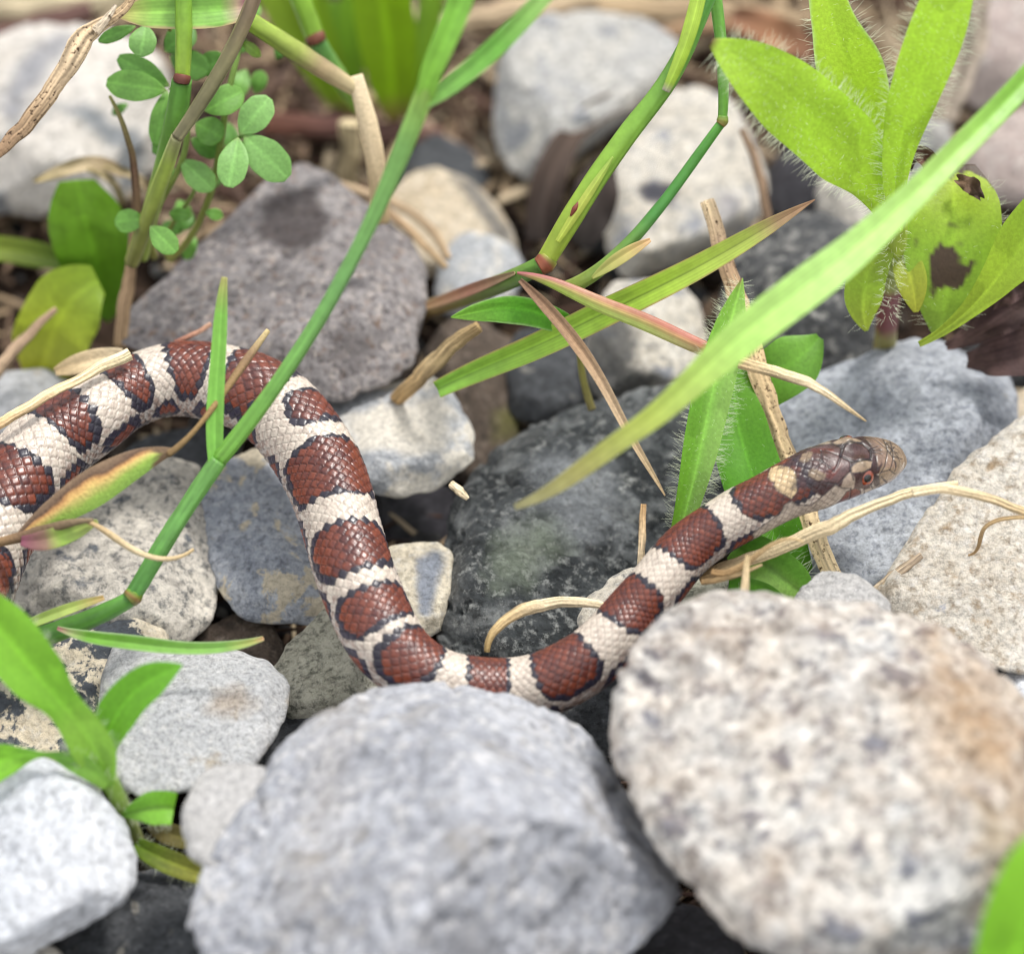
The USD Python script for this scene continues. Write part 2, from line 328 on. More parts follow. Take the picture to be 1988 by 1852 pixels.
def stone(label, outline, z, look, tilt=0.5, front=0.8, back=0.8, facets=16, round_=10, rough=1.0, seed=1, ridge=(), marks=(), w=None, grow=9.0, edge=1.1, power=2.0, pits=0.0, cuts=None, crisp=None):
    """A stone: its outline gives its own width and height where it lies, it bulges to both sides of the plane of that outline (leaning with the ground by tilt),
    broken into facets whose edges are worn by round_, with an uneven skin. z: height of its middle in millimetres."""
    rng = np.random.default_rng(seed)
    if cuts is None: cuts = 6 if facets <= 16 else 0
    if cuts: front, back = max(front * 1.25, front + 0.2), back
    crisp = cuts > 0 if crisp is None else crisp
    P = Polygon(outline).buffer(grow, join_style=2); P = P if P.is_valid else P.buffer(0)
    cu, cv = P.centroid.x, P.centroid.y
    if w is None: w = float(uvw(pz(cu, cv, z))[2])
    o = np.array(shapely.segmentize(P.exterior, 60).coords)[:-1] if facets > 30 else np.array(P.exterior.coords)[:-1]
    dm = max(P.buffer(-d).is_empty and 1e9 or d for d in [0]) 
    lo, hi = 1.0, 1000.0
    for _ in range(25):
        mid = (lo + hi) / 2
        lo, hi = (lo, mid) if P.buffer(-mid).is_empty else (mid, hi)
    dm = lo; half = dm * PXM * 1e3                   # inradius in mm
    plane = lambda v_: w + tilt * (v_ - cv) * PXM * 1e3
    pts = [(a, b, plane(b) + rng.normal(0, 0.06) * half) for a, b in o]
    x0, y0, x1, y1 = P.bounds; c = 0
    for sgn, amt, cnt in ((1, front, 60 if cuts else facets), (-1, back, max(6, facets // 2))):
        made = 0
        while made < cnt and c < 5000:
            c += 1
            a, b = rng.uniform(x0, x1), rng.uniform(y0, y1)
            q = shapely.Point(a, b)
            if not P.contains(q): continue
            dd = P.exterior.distance(q) / dm
            if dd < 0.12: continue
            hgt = (1 - (1 - min(dd, 1)) ** power) ** (1 / power) * half * amt * rng.uniform(0.82, 1.1)
            pts.append((a, b, plane(b) + sgn * hgt)); made += 1
    pts += [(a, b, plane(b) + d) for a, b, d in ridge]
    pts = np.array(pts)
    hull = trimesh.convex.convex_hull(pw(pts[:, 0], pts[:, 1], pts[:, 2]))
    hull.fix_normals()
    mf = manifold3d.Manifold(manifold3d.Mesh(np.asarray(hull.vertices * 1e3, np.float32), np.asarray(hull.faces, np.uint32)))
    if cuts:
        oo = pw(*np.array([(p_[0], p_[1], p_[2]) for p_ in pts[:len(o)]]).T) * 1e3
        a0 = rng.uniform(-0.3, 0.3)
        for q_ in range(cuts):
            az = math.pi / 2 + a0 + q_ * 2 * math.pi / cuts + rng.normal(0, 0.22)
            el = math.radians(rng.uniform(28, 62) if q_ else rng.uniform(34, 46))
            nn = unit((-FWD) * math.cos(el) + (RIGHT * math.cos(az) + UP * math.sin(az)) * math.sin(el))
            off_ = float((oo @ nn).max()) + rng.uniform(-0.06, 0.03) * half
            mt = mf.trim_by_plane(tuple(-nn), -off_)
            if not mt.is_empty() and mt.volume() > 0.55 * mf.volume(): mf = mt
        for q_ in range(cuts + 2 if cuts < 6 or facets < 30 else 4):
            az = rng.uniform(0, 2 * math.pi); el = math.radians(rng.uniform(48, 68))
            nn = unit((-FWD) * math.cos(el) + (RIGHT * math.cos(az) + UP * math.sin(az)) * math.sin(el))
            mt = mf.trim_by_plane(tuple(-nn), -(float((oo @ nn).max()) - rng.uniform(-0.03, 0.05) * half))
            if not mt.is_empty() and mt.volume() > 0.8 * mf.volume(): mf = mt
    mf = mf.refine_to_length(edge)
    ms_ = mf.to_mesh(); v, f = np.array(ms_.vert_properties[:, :3], float) * 1e-3, np.array(ms_.tri_verts, int)
    it = (1 if round_ <= 5 else 3) if crisp else max(1, int(round_ * 0.55))
    v = smooth_mesh(v, f, it)
    cen = v.mean(0)
    nrm = trimesh.Trimesh(v, f, process=False).vertex_normals
    big = meshkit.fbm(v * 55 + seed * 7.3, 3, seed) - 0.5
    mid = meshkit.fbm(v * 190 + seed * 3.1, 4, seed + 9) - 0.5
    rdg = np.abs(meshkit.fbm(v * 90 + seed * 1.7, 3, seed + 4) - 0.5)
    fine = meshkit.noise(v * 900, seed + 2) - 0.5
    s = min(half / 22, 1.2) * rough
    disp = ((0.8 if crisp else 3.2) * big + (1.35 if crisp else 2.2) * mid - 1.6 * np.exp(-(rdg / 0.03) ** 2) * 0.6 + 0.55 * fine) * s * 1e-3 + 0.0006
    if pits: disp -= pits * 1e-3 * np.clip(meshkit.noise(v * 420, seed + 31) - 0.62, 0, 1) * 3
    v = v + nrm * disp[:, None]
    mark = np.zeros(len(v)); col = np.zeros((len(v), 3))
    if marks:
        uu, vv, _ = uvw(v)
        jag = (meshkit.fbm(v * 330, 4, seed + 21) - 0.5) * 2
        jag2 = (meshkit.fbm(v * 90, 3, seed + 22) - 0.5) * 2
        for poly, colour, soft, strength, rag in marks:
            d = poly_dist(uu, vv, poly) + rag * jag + rag * 0.8 * jag2
            a = np.clip(0.5 + d / soft, 0, 1) * strength
            col = col * (1 - a[:, None]) + a[:, None] * np.array(colour); mark = mark + a * (1 - mark)
        col = col / np.maximum(mark, 1e-3)[:, None]
    base = np.array([cen[0], cen[1], v[:, 2].min()])
    x = path_for('stone')
    m = UsdGeom.Mesh.Define(stage, x)
    used_name = x
    n = trimesh.Trimesh(v, f, process=False).vertex_normals
    m.AddTranslateOp().Set(Gf.Vec3d(*map(float, base)))
    m.CreatePointsAttr(Vt.Vec3fArray.FromNumpy((v - base).astype(np.float32)))
    m.CreateFaceVertexCountsAttr(Vt.IntArray.FromNumpy(np.full(len(f), 3, np.int32)))
    m.CreateFaceVertexIndicesAttr(Vt.IntArray.FromNumpy(f.astype(np.int32).ravel()))
    m.CreateSubdivisionSchemeAttr('none')
    m.CreateNormalsAttr(Vt.Vec3fArray.FromNumpy(np.array(n, np.float32))); m.SetNormalsInterpolation('vertex')
    api = UsdGeom.PrimvarsAPI(m)
    api.CreatePrimvar('col', Sdf.ValueTypeNames.Color3fArray, 'vertex').Set(Vt.Vec3fArray.FromNumpy(np.clip(col, 0, 1).astype(np.float32)))
    api.CreatePrimvar('mark', Sdf.ValueTypeNames.FloatArray, 'vertex').Set(Vt.FloatArray.FromNumpy(mark.astype(np.float32)))
    UsdShade.MaterialBindingAPI.Apply(m.GetPrim()).Bind(look)
    tag(m.GetPrim(), label, 'stone')
    STONES[label] = (v, f)
    return m
STONES = {}
WHITE = stone_look('white_crust', (0.52, 0.48, 0.43), (0.66, 0.62, 0.57), dark=(0.25, 0.24, 0.23), da=0.35, la=0.2, grain=420, patch=(0.17, 0.18, 0.2), pt=(0.62, 0.68), pscale=26)
MAUVE = stone_look('mauve_sandstone', (0.185, 0.168, 0.170), (0.31, 0.287, 0.286), dark=(0.05, 0.042, 0.045), light=(0.5, 0.44, 0.4), da=0.8, la=0.8, grain=520, blotch=(0.19, 0.13, 0.1), bl=(0.56, 0.7), bscale=420)
TAN = stone_look('tan_stone', (0.52, 0.42, 0.29), (0.66, 0.57, 0.44), dark=(0.2, 0.16, 0.11), da=0.3, la=0.25, patch=(0.3, 0.26, 0.2), pt=(0.6, 0.7))
SLATE = stone_look('slate_grey', (0.035, 0.038, 0.042), (0.10, 0.105, 0.115), la=0.3, da=0.5, blotch=(0.3, 0.28, 0.24), bl=(0.6, 0.7))
BUFF = stone_look('buff_grey', (0.36, 0.36, 0.36), (0.56, 0.53, 0.47), dark=(0.14, 0.15, 0.17), da=0.5, la=0.35, blotch=(0.26, 0.27, 0.29), bl=(0.54, 0.64), bscale=110)
CREAMGREY = stone_look('cream_and_grey', (0.5, 0.45, 0.37), (0.68, 0.64, 0.57), dark=(0.13, 0.14, 0.16), da=0.6, la=0.3, blotch=(0.27, 0.28, 0.31), bl=(0.56, 0.66), bscale=120)
SPECKDARK = stone_look('dark_granite', (0.04, 0.043, 0.047), (0.105, 0.105, 0.107), dark=(0.02, 0.022, 0.025), light=(0.42, 0.41, 0.38), da=0.7, la=0.75, grain=480, blotch=(0.27, 0.26, 0.24), bl=(0.57, 0.68), bscale=190)
WETDARK = stone_look('wet_dark', (0.013, 0.016, 0.018), (0.07, 0.078, 0.082), dark=(0.006, 0.008, 0.009), light=(0.42, 0.43, 0.41), da=0.8, la=0.8, grain=520, rough=0.27, spec=0.5, bump=1.0, blotch=(0.19, 0.2, 0.2), bl=(0.52, 0.68), bscale=130)
PATCHY = stone_look('pale_patchy', (0.32, 0.34, 0.37), (0.58, 0.58, 0.58), dark=(0.1, 0.11, 0.13), da=0.45, la=0.5, patch=(0.74, 0.69, 0.6), pt=(0.5, 0.57), pscale=55, grain=700)
CREAMBLUE = stone_look('cream_blue', (0.55, 0.48, 0.36), (0.7, 0.64, 0.52), dark=(0.2, 0.17, 0.12), da=0.5, la=0.4)
BLUELICHEN = stone_look('blue_with_cream', (0.27, 0.295, 0.345), (0.48, 0.50, 0.545), dark=(0.05, 0.06, 0.09), da=0.5, la=0.3, patch=(0.58, 0.51, 0.39), pt=(0.535, 0.565), pscale=90, grain=560)
OLIVE = stone_look('olive_grit', (0.36, 0.345, 0.27), (0.54, 0.52, 0.43), dark=(0.05, 0.055, 0.04), light=(0.55, 0.53, 0.44), da=0.75, la=0.5, grain=560)
BROWN = stone_look('brown_grit', (0.055, 0.04, 0.03), (0.14, 0.105, 0.08), dark=(0.03, 0.025, 0.02), da=0.6, la=0.4)
GRANITE = stone_look('pale_granite', (0.42, 0.39, 0.35), (0.70, 0.65, 0.57), dark=(0.06, 0.07, 0.08), light=(0.74, 0.69, 0.6), da=0.8, la=0.6, grain=420, blotch=(0.13, 0.14, 0.155), bl=(0.58, 0.67), bscale=170)
LICHEN = stone_look('cream_black_crust', (0.62, 0.53, 0.39), (0.72, 0.65, 0.52), dark=(0.3, 0.25, 0.18), da=0.4, la=0.3, patch=(0.075, 0.085, 0.10), pt=(0.49, 0.515), pscale=85, grain=500)
FLATGREY = stone_look('flat_grey', (0.40, 0.41, 0.425), (0.56, 0.56, 0.565), dark=(0.19, 0.19, 0.2), light=(0.68, 0.66, 0.62), da=0.35, la=0.45, grain=650, blotch=(0.36, 0.29, 0.2), bl=(0.6, 0.72), bscale=85)
PUMICE = stone_look('white_grit', (0.70, 0.68, 0.66), (0.82, 0.80, 0.79), dark=(0.25, 0.25, 0.27), da=0.3, la=0.3, grain=620, bump=1.3)
PALEBLUE = stone_look('pale_blue_grey', (0.52, 0.54, 0.58), (0.72, 0.73, 0.76), dark=(0.2, 0.21, 0.24), da=0.25, la=0.25, grain=380, stretch=(1, 1, 2.2), big=40, blotch=(0.24, 0.25, 0.27), bl=(0.6, 0.72), bscale=48)
FRONTGREY = stone_look('front_grey', (0.30, 0.31, 0.345), (0.47, 0.48, 0.52), dark=(0.14, 0.14, 0.16), light=(0.78, 0.75, 0.72), da=0.45, la=0.6, grain=330, big=38, blotch=(0.26, 0.25, 0.245), bl=(0.56, 0.68), bscale=75)
FRONTGRANITE = stone_look('front_granite', (0.41, 0.405, 0.405), (0.64, 0.62, 0.58), dark=(0.10, 0.105, 0.125), light=(0.86, 0.83, 0.78), da=0.75, la=0.8, grain=260, big=60, blotch=(0.17, 0.175, 0.205), bl=(0.54, 0.64), bscale=170)
BLUEGREY = stone_look('blue_grey', (0.20, 0.215, 0.245), (0.52, 0.545, 0.585), dark=(0.06, 0.07, 0.10), light=(0.62, 0.66, 0.74), da=0.55, la=0.35, grain=520, big=70, rough=0.6, blotch=(0.28, 0.23, 0.13), bl=(0.68, 0.78), bscale=140)
CREAM = stone_look('cream_grit', (0.70, 0.63, 0.53), (0.82, 0.77, 0.69), dark=(0.3, 0.22, 0.14), light=(0.86, 0.83, 0.8), da=0.6, la=0.6, grain=480, bump=1.2, blotch=(0.42, 0.31, 0.2), bl=(0.56, 0.70), bscale=260, patch=(0.45, 0.45, 0.5), pt=(0.64, 0.68), pscale=120)
PINK = stone_look('pink_grey', (0.36, 0.29, 0.27), (0.52, 0.44, 0.4), da=0.4)
NIGHT = stone_look('night_blue', (0.02, 0.019, 0.023), (0.055, 0.052, 0.062), la=0.3, rough=0.35)

DK = (0.10, 0.11, 0.125)
stone('large white boulder with blue-grey patches at the top left corner', [(-90, 120), (0, 85), (60, 55), (170, 48), (245, 72), (305, 112), (330, 180), (330, 250), (290, 330), (240, 375), (180, 400), (110, 412), (30, 408), (-90, 390)], 20, WHITE, facets=26, round_=8, cuts=5, seed=3,
      marks=[([(0, 190), (60, 90), (120, 60), (150, 80), (80, 150), (20, 230)], (0.2, 0.21, 0.24), 30, 0.8, 18), ([(100, 205), (180, 200), (220, 240), (265, 250), (285, 300), (275, 360), (240, 370), (225, 330), (235, 290), (200, 280), (160, 240)], (0.19, 0.21, 0.23), 20, 0.9, 14), ([(0, 280), (20, 250), (100, 225), (60, 250)], (0.25, 0.27, 0.28), 18, 0.7, 10), ([(-20, 370), (10, 370), (25, 420), (-20, 420)], (0.1, 0.11, 0.13), 20, 0.9, 10)])
stone('pinkish stone at the left edge above the white boulder', [(-80, 60), (-20, 70), (30, 95), (45, 140), (20, 200), (-30, 230), (-90, 200)], 14, PINK, seed=5)
stone('mauve-grey gritty stone with a dark round stain near its top', [(240, 655), (262, 610), (330, 560), (400, 500), (445, 450), (490, 400), (540, 345), (580, 325), (625, 340), (665, 375), (700, 405), (725, 440), (790, 480), (818, 530), (815, 590), (800, 640), (797, 700), (740, 745), (660, 772), (560, 735), (420, 720), (300, 700)], 34, MAUVE, tilt=0.85, front=0.3, facets=2, round_=3, cuts=0, crisp=True, seed=11, ridge=[(590, 400, 4), (480, 480, 5), (720, 480, 5), (400, 600, 6), (600, 655, 10), (760, 600, 7), (480, 660, 8)],
      marks=[([(505, 400), (550, 365), (610, 370), (640, 410), (635, 455), (600, 480), (560, 495), (510, 465)], (0.045, 0.035, 0.035), 16, 0.85, 12), ([(640, 640), (740, 650), (700, 720), (640, 700)], (0.06, 0.05, 0.05), 40, 0.6, 25)])
stone('small tan stone behind the mauve stone, darker on its right side', [(752, 420), (770, 375), (805, 345), (850, 335), (900, 355), (945, 390), (985, 450), (1000, 510), (940, 530), (880, 535), (800, 520), (760, 470)], 16, TAN, seed=13, facets=14, front=0.7,
      marks=[([(880, 345), (920, 350), (1000, 450), (1010, 520), (960, 480), (930, 420)], (0.12, 0.12, 0.12), 18, 0.85, 10)])  # right side painted darker than the rest
stone('dark grey stone half hidden behind the small tan stone', [(770, 350), (800, 300), (850, 270), (900, 290), (940, 340), (930, 400), (840, 400)], 10, SLATE, seed=15)
stone('small grey stone wedged beside the mauve stone under the grass node', [(855, 570), (868, 500), (900, 462), (945, 465), (990, 490), (1010, 525), (990, 570), (930, 600), (870, 600)], 16, PATCHY, seed=17, facets=7, round_=2)
stone('large pale buff boulder at the top centre, out of focus', [(968, 260), (975, 150), (990, 70), (1050, 38), (1150, 32), (1250, 45), (1310, 90), (1300, 150), (1240, 200), (1150, 260), (1095, 300), (1060, 335), (1020, 345), (985, 310)], 22, BUFF, facets=26, round_=8, cuts=5, seed=19)
stone('cream and grey stone with a black spot behind the tall grass stalk', [(1172, 380), (1190, 310), (1240, 250), (1290, 195), (1350, 178), (1420, 210), (1462, 290), (1482, 370), (1450, 440), (1370, 465), (1290, 515), (1222, 535), (1185, 480)], 18, CREAMGREY, facets=22, round_=8, cuts=5, seed=23,
      marks=[([(1235, 368), (1260, 352), (1300, 355), (1318, 375), (1295, 395), (1255, 392)], (0.04, 0.04, 0.055), 10, 0.95, 5), ([(1390, 360), (1440, 380), (1430, 440), (1380, 430)], (0.2, 0.2, 0.24), 25, 0.6, 15)])
stone('dark speckled stone behind the hairy leaf tip', [(1400, 590), (1425, 520), (1450, 470), (1520, 430), (1590, 415), (1650, 440), (1690, 520), (1710, 640), (1690, 740), (1600, 760), (1500, 720), (1430, 660)], 20, SPECKDARK, facets=18, seed=29)
stone('speckled grey stone just left of the hairy weed stem', [(1590, 400), (1605, 340), (1650, 300), (1720, 290), (1760, 340), (1760, 420), (1700, 470), (1620, 470)], 16, GRANITE, seed=31)
stone('smooth blue-black stone in the shade under the big hairy leaf', [(1470, 420), (1490, 340), (1530, 290), (1590, 280), (1630, 330), (1630, 420), (1560, 450)], 8, NIGHT, seed=37, facets=30, round_=14)
stone('pale mottled pebble right of the hairy weed stem', [(1730, 290), (1760, 220), (1800, 190), (1830, 230), (1850, 310), (1820, 370), (1760, 370)], 16, BUFF, seed=39)
stone('pinkish grey boulder at the upper right edge', [(1870, 330), (1885, 270), (1930, 235), (2000, 215), (2090, 240), (2090, 380), (2000, 400), (1910, 380)], 16, PINK, seed=41, facets=24)
stone('brownish blurred boulder in the top right corner', [(1820, 120), (1835, 40), (1890, -30), (1980, -60), (2080, -20), (2080, 190), (1980, 230), (1880, 200)], 16, PINK, seed=43, facets=24)
stone('mottled cream and dark stone under the red-edged grass blade', [(1145, 680), (1165, 600), (1190, 560), (1250, 570), (1310, 553), (1350, 600), (1362, 680), (1340, 745), (1235, 775), (1160, 765)], 20, CREAMGREY, seed=47, facets=8, round_=3,
      marks=[([(1140, 650), (1200, 600), (1250, 640), (1230, 700), (1290, 720), (1260, 790), (1140, 780)], (0.07, 0.07, 0.07), 22, 0.9, 22)])
stone('dark grey stone in the hollow below the small bright leaf', [(985, 700), (1010, 650), (1080, 640), (1150, 650), (1175, 720), (1160, 800), (1080, 830), (1000, 800)], 12, SLATE, seed=53, facets=12)
stone('brown dirty stone in the hollow left of the dark wet boulder', [(830, 690), (870, 630), (940, 630), (1000, 680), (1010, 760), (1000, 850), (950, 930), (900, 930), (850, 850)], 10, BROWN, seed=59, facets=14, marks=[([(960, 800), (1020, 790), (1020, 840), (960, 860)], (0.14, 0.14, 0.03), 30, 0.6, 15)])
stone('pale stone with white crust just right of the snake bend', [(560, 860), (600, 790), (690, 775), (740, 762), (830, 740), (862, 762), (885, 800), (908, 840), (912, 885), (890, 905), (840, 940), (775, 955), (720, 945), (640, 930)], 24, PATCHY, tilt=0.75, front=0.5, facets=6, round_=2, seed=61, marks=[([(690, 800), (780, 785), (850, 770), (880, 820), (860, 870), (780, 880), (700, 870), (660, 830)], (0.74, 0.68, 0.58), 24, 0.8, 26)])
stone('large dark wet speckled boulder inside the curve of the snake', [(850, 1230), (862, 1130), (873, 1040), (900, 955), (960, 885), (1050, 828), (1130, 800), (1200, 788), (1260, 765), (1330, 750), (1400, 770), (1440, 880), (1430, 1000), (1370, 1090), (1300, 1180), (1190, 1290), (1080, 1335), (960, 1320), (880, 1275)], 18, WETDARK, tilt=0.75, front=0.55, facets=16, round_=8, rough=1.3, seed=67, edge=1.0,
      marks=[([(1040, 900), (1100, 870), (1200, 920), (1200, 1010), (1110, 1040), (1050, 980)], (0.36, 0.38, 0.40), 60, 0.6, 45), ([(960, 1040), (1060, 1010), (1090, 1060), (1020, 1130), (950, 1140)], (0.24, 0.28, 0.21), 50, 0.6, 35), ([(1180, 800), (1330, 765), (1360, 800), (1200, 850)], (0.22, 0.23, 0.24), 50, 0.5, 30)])  # pale patches, brightened at the centre to paint the wet reflection
stone('small cream stone with a blue-grey side tucked against the snake', [(745, 1090), (770, 1066), (850, 1062), (866, 1080), (866, 1150), (845, 1215), (810, 1235), (755, 1190)], 20, CREAMBLUE, facets=5, round_=2, seed=71, marks=[([(805, 1085), (855, 1070), (862, 1095), (850, 1130), (830, 1200), (810, 1190)], (0.2, 0.23, 0.29), 12, 0.9, 8)])
stone('blue-grey stone with cream flecks left of the descending snake', [(403, 960), (428, 910), (500, 878), (560, 930), (605, 1000), (640, 1100), (655, 1180), (610, 1208), (540, 1203), (470, 1190), (425, 1125), (408, 1040)], 20, BLUELICHEN, facets=16, seed=73, front=0.6)
stone('olive gritty stone touching the underside of the snake', [(535, 1310), (570, 1250), (630, 1190), (690, 1220), (760, 1300), (750, 1360), (650, 1375), (570, 1388), (540, 1355)], 16, OLIVE, facets=7, round_=2, seed=79, front=0.55)
stone('small brown pebble in the gap under the green blade tip', [(392, 1235), (450, 1200), (520, 1213), (548, 1260), (540, 1315), (480, 1310), (400, 1275)], 10, BROWN, seed=83)
stone('pale granite boulder under the discoloured leaf', [(20, 1110), (60, 1040), (110, 990), (200, 920), (280, 885), (380, 915), (402, 980), (407, 1050), (412, 1150), (400, 1200), (330, 1262), (230, 1215), (120, 1215), (40, 1180)], 18, GRANITE, facets=9, round_=3, seed=89, front=0.45, tilt=0.6)
stone('dark stone in the shadow under the upper snake bend', [(230, 905), (270, 860), (380, 840), (460, 850), (450, 910), (380, 930), (280, 920)], 12, SLATE, seed=97, front=0.5)
stone('grey stone behind the snake at the left edge', [(-60, 780), (0, 735), (90, 725), (140, 760), (100, 830), (0, 860), (-70, 850)], 16, FLATGREY, seed=101, front=0.5)
stone('cream stone with black lichen crust left of the flat grey stone', [(-70, 1380), (0, 1335), (80, 1262), (180, 1212), (260, 1200), (330, 1240), (345, 1290), (290, 1450), (215, 1520), (120, 1530), (0, 1515), (-70, 1490)], 16, LICHEN, facets=9, round_=4, seed=103, front=0.45, tilt=0.7)
stone('flat light grey stone with a rusty smear', [(212, 1290), (228, 1262), (330, 1266), (420, 1264), (515, 1293), (552, 1333), (545, 1390), (520, 1420), (498, 1450), (480, 1490), (400, 1512), (280, 1542), (215, 1495), (193, 1440)], 22, FLATGREY, tilt=0.95, front=0.32, facets=3, round_=2, rough=0.6, seed=107, ridge=[(280, 1325, 4), (480, 1330, 4), (300, 1470, 4), (470, 1430, 4)], marks=[([(410, 1340), (470, 1330), (500, 1370), (450, 1390), (400, 1380)], (0.33, 0.22, 0.11), 30, 0.5, 18)])
stone('small white gritty stone left of the big grey boulder', [(365, 1590), (375, 1550), (410, 1502), (460, 1492), (512, 1502), (530, 1560), (515, 1620), (470, 1665), (425, 1690), (380, 1660)], 38, PUMICE, facets=34, round_=9, cuts=5, crisp=True, seed=109, rough=1.2)
stone('pale blue-grey boulder in the lower left corner', [(-90, 1540), (0, 1497), (60, 1482), (140, 1500), (195, 1545), (230, 1610), (250, 1680), (250, 1722), (205, 1765), (120, 1792), (70, 1830), (0, 1845), (-90, 1830)], 24, PALEBLUE, facets=22, round_=8, cuts=4, crisp=False, seed=113)
stone('dark grey stone at the bottom edge left of the big grey boulder', [(70, 1880), (180, 1780), (255, 1712), (320, 1690), (395, 1698), (470, 1790), (490, 1920), (300, 1960), (120, 1950)], 14, SLATE, facets=16, seed=127, w=52)
stone('big smooth grey boulder at the bottom centre in front of the snake', [(375, 1790), (400, 1700), (510, 1580), (518, 1500), (560, 1445), (640, 1385), (740, 1342), (860, 1330), (960, 1348), (1080, 1398), (1150, 1448), (1182, 1505), (1240, 1620), (1312, 1722), (1265, 1790), (1180, 1850), (1130, 1960), (700, 2010), (420, 1960)], 30, FRONTGREY, w=76, tilt=0.62, front=0.75, facets=12, round_=5, rough=1.15, cuts=5, crisp=True, seed=131, ridge=[(690, 1425, 13), (672, 1560, 22), (655, 1700, 27), (640, 1900, 30), (1000, 1440, 9), (1120, 1560, 12), (1180, 1700, 13), (1060, 1850, 20), (880, 1640, 21)], edge=1.2, marks=[([(640, 1380), (700, 1350), (655, 1500), (635, 1700), (560, 1760), (600, 1600)], (0.36, 0.31, 0.25), 120, 0.35, 40), ([(1050, 1690), (1130, 1650), (1190, 1700), (1120, 1760)], (0.15, 0.155, 0.17), 40, 0.6, 30), ([(860, 1790), (960, 1780), (1000, 1880), (860, 1900)], (0.14, 0.14, 0.15), 60, 0.6, 40)])
stone('big speckled granite boulder with a rust-brown side at the lower right', [(1200, 1400), (1213, 1320), (1240, 1268), (1300, 1202), (1400, 1170), (1520, 1163), (1640, 1178), (1760, 1202), (1850, 1250), (1930, 1318), (2000, 1400), (2050, 1520), (2030, 1700), (1930, 1790), (1820, 1850), (1700, 1872), (1500, 1850), (1430, 1812), (1330, 1700), (1270, 1640), (1222, 1520)], 40, FRONTGRANITE, w=84, tilt=0.55, front=0.55, facets=40, round_=8, cuts=6, crisp=False, rough=1.2, seed=137, edge=1.3,
      marks=[([(1790, 1215), (2000, 1320), (2090, 1560), (2000, 1780), (1940, 1660), (1870, 1560), (1840, 1600), (1790, 1440)], (0.36, 0.22, 0.10), 240, 0.72, 90), ([(1900, 1560), (2000, 1600), (1960, 1780), (1880, 1790)], (0.28, 0.22, 0.13), 70, 0.6, 40)])
stone('rounded blue-grey boulder behind the head of the snake', [(1490, 800), (1520, 765), (1600, 740), (1660, 702), (1750, 665), (1812, 668), (1890, 690), (1950, 722), (1978, 780), (1950, 860), (1900, 960), (1860, 1030), (1800, 1105), (1720, 1165), (1640, 1175), (1540, 1140), (1480, 1050), (1468, 900)], 24, BLUEGREY, tilt=0.75, front=0.5, back=1.1, facets=24, round_=16, rough=0.75, cuts=4, crisp=False, seed=139)
stone('cream gritty boulder at the right edge', [(2060, 800), (1988, 822), (1925, 865), (1870, 912), (1830, 990), (1785, 1080), (1712, 1152), (1740, 1185), (1790, 1195), (1860, 1255), (1940, 1292), (2000, 1302), (2080, 1240), (2120, 1000)], 32, CREAM, facets=11, round_=5, seed=149, tilt=0.7, front=0.45, pits=0.5)
stone('small white stone between the big granite boulder and the blue-grey boulder', [(1540, 1190), (1555, 1155), (1600, 1122), (1655, 1126), (1690, 1150), (1718, 1180), (1700, 1220), (1600, 1230)], 40, PUMICE, seed=151, facets=8, round_=2)
stone('pale stone showing along the neck of the snake above the dark boulder', [(1130, 1210), (1150, 1165), (1200, 1118), (1300, 1105), (1330, 1150), (1280, 1220), (1180, 1260)], 26, CREAMGREY, seed=157, front=0.3, facets=8)
stone('flat pale olive stone under the neck of the snake', [(1270, 1180), (1330, 1130), (1420, 1125), (1480, 1145), (1540, 1200), (1480, 1260), (1300, 1260)], 24, OLIVE, seed=163, front=0.35, facets=14, rough=0.6)
stone('dark stone between the two big front boulders', [(1060, 1340), (1140, 1310), (1230, 1300), (1260, 1400), (1200, 1460), (1100, 1450)], 10, SLATE, seed=167)
stone('black stone in the dark gap at the bottom centre', [(1180, 1880), (1220, 1800), (1330, 1760), (1420, 1800), (1450, 1900), (1300, 1960)], 8, NIGHT, seed=173, w=48)
stone('small dark stone behind the left shoulder of the big grey boulder', [(495, 1490), (510, 1430), (560, 1395), (630, 1390), (640, 1450), (570, 1530), (510, 1540)], 10, SLATE, seed=179, facets=9)
stone('pale stone at the bottom edge below the granite boulder', [(1790, 1900), (1800, 1850), (1840, 1815), (1900, 1815), (1950, 1850), (1960, 1920), (1860, 1950)], 20, CREAMGREY, seed=181, w=80)
stone('small pale stone in the bottom left corner', [(-60, 1870), (0, 1842), (60, 1838), (105, 1850), (130, 1890), (60, 1940), (-50, 1930)], 14, CREAMGREY, seed=191, w=66)
stone('pale blue stone at the right edge below the cream boulder', [(1950, 1330), (1970, 1305), (2010, 1290), (2060, 1310), (2070, 1370), (2000, 1390)], 24, PALEBLUE, seed=193)
stone('yellowish stone peeping out behind the blue-grey boulder at the right edge', [(1950, 860), (1965, 790), (2010, 750), (2070, 770), (2070, 870), (2000, 900)], 16, TAN, seed=197)
stone('stone deep in the hollow left of the wet boulder, coloured near black for the shade there', [(740, 960), (800, 930), (880, 960), (880, 1060), (800, 1090), (740, 1040)], 0, NIGHT, seed=199)  # near-black colour stands in for the shade of a dark hole

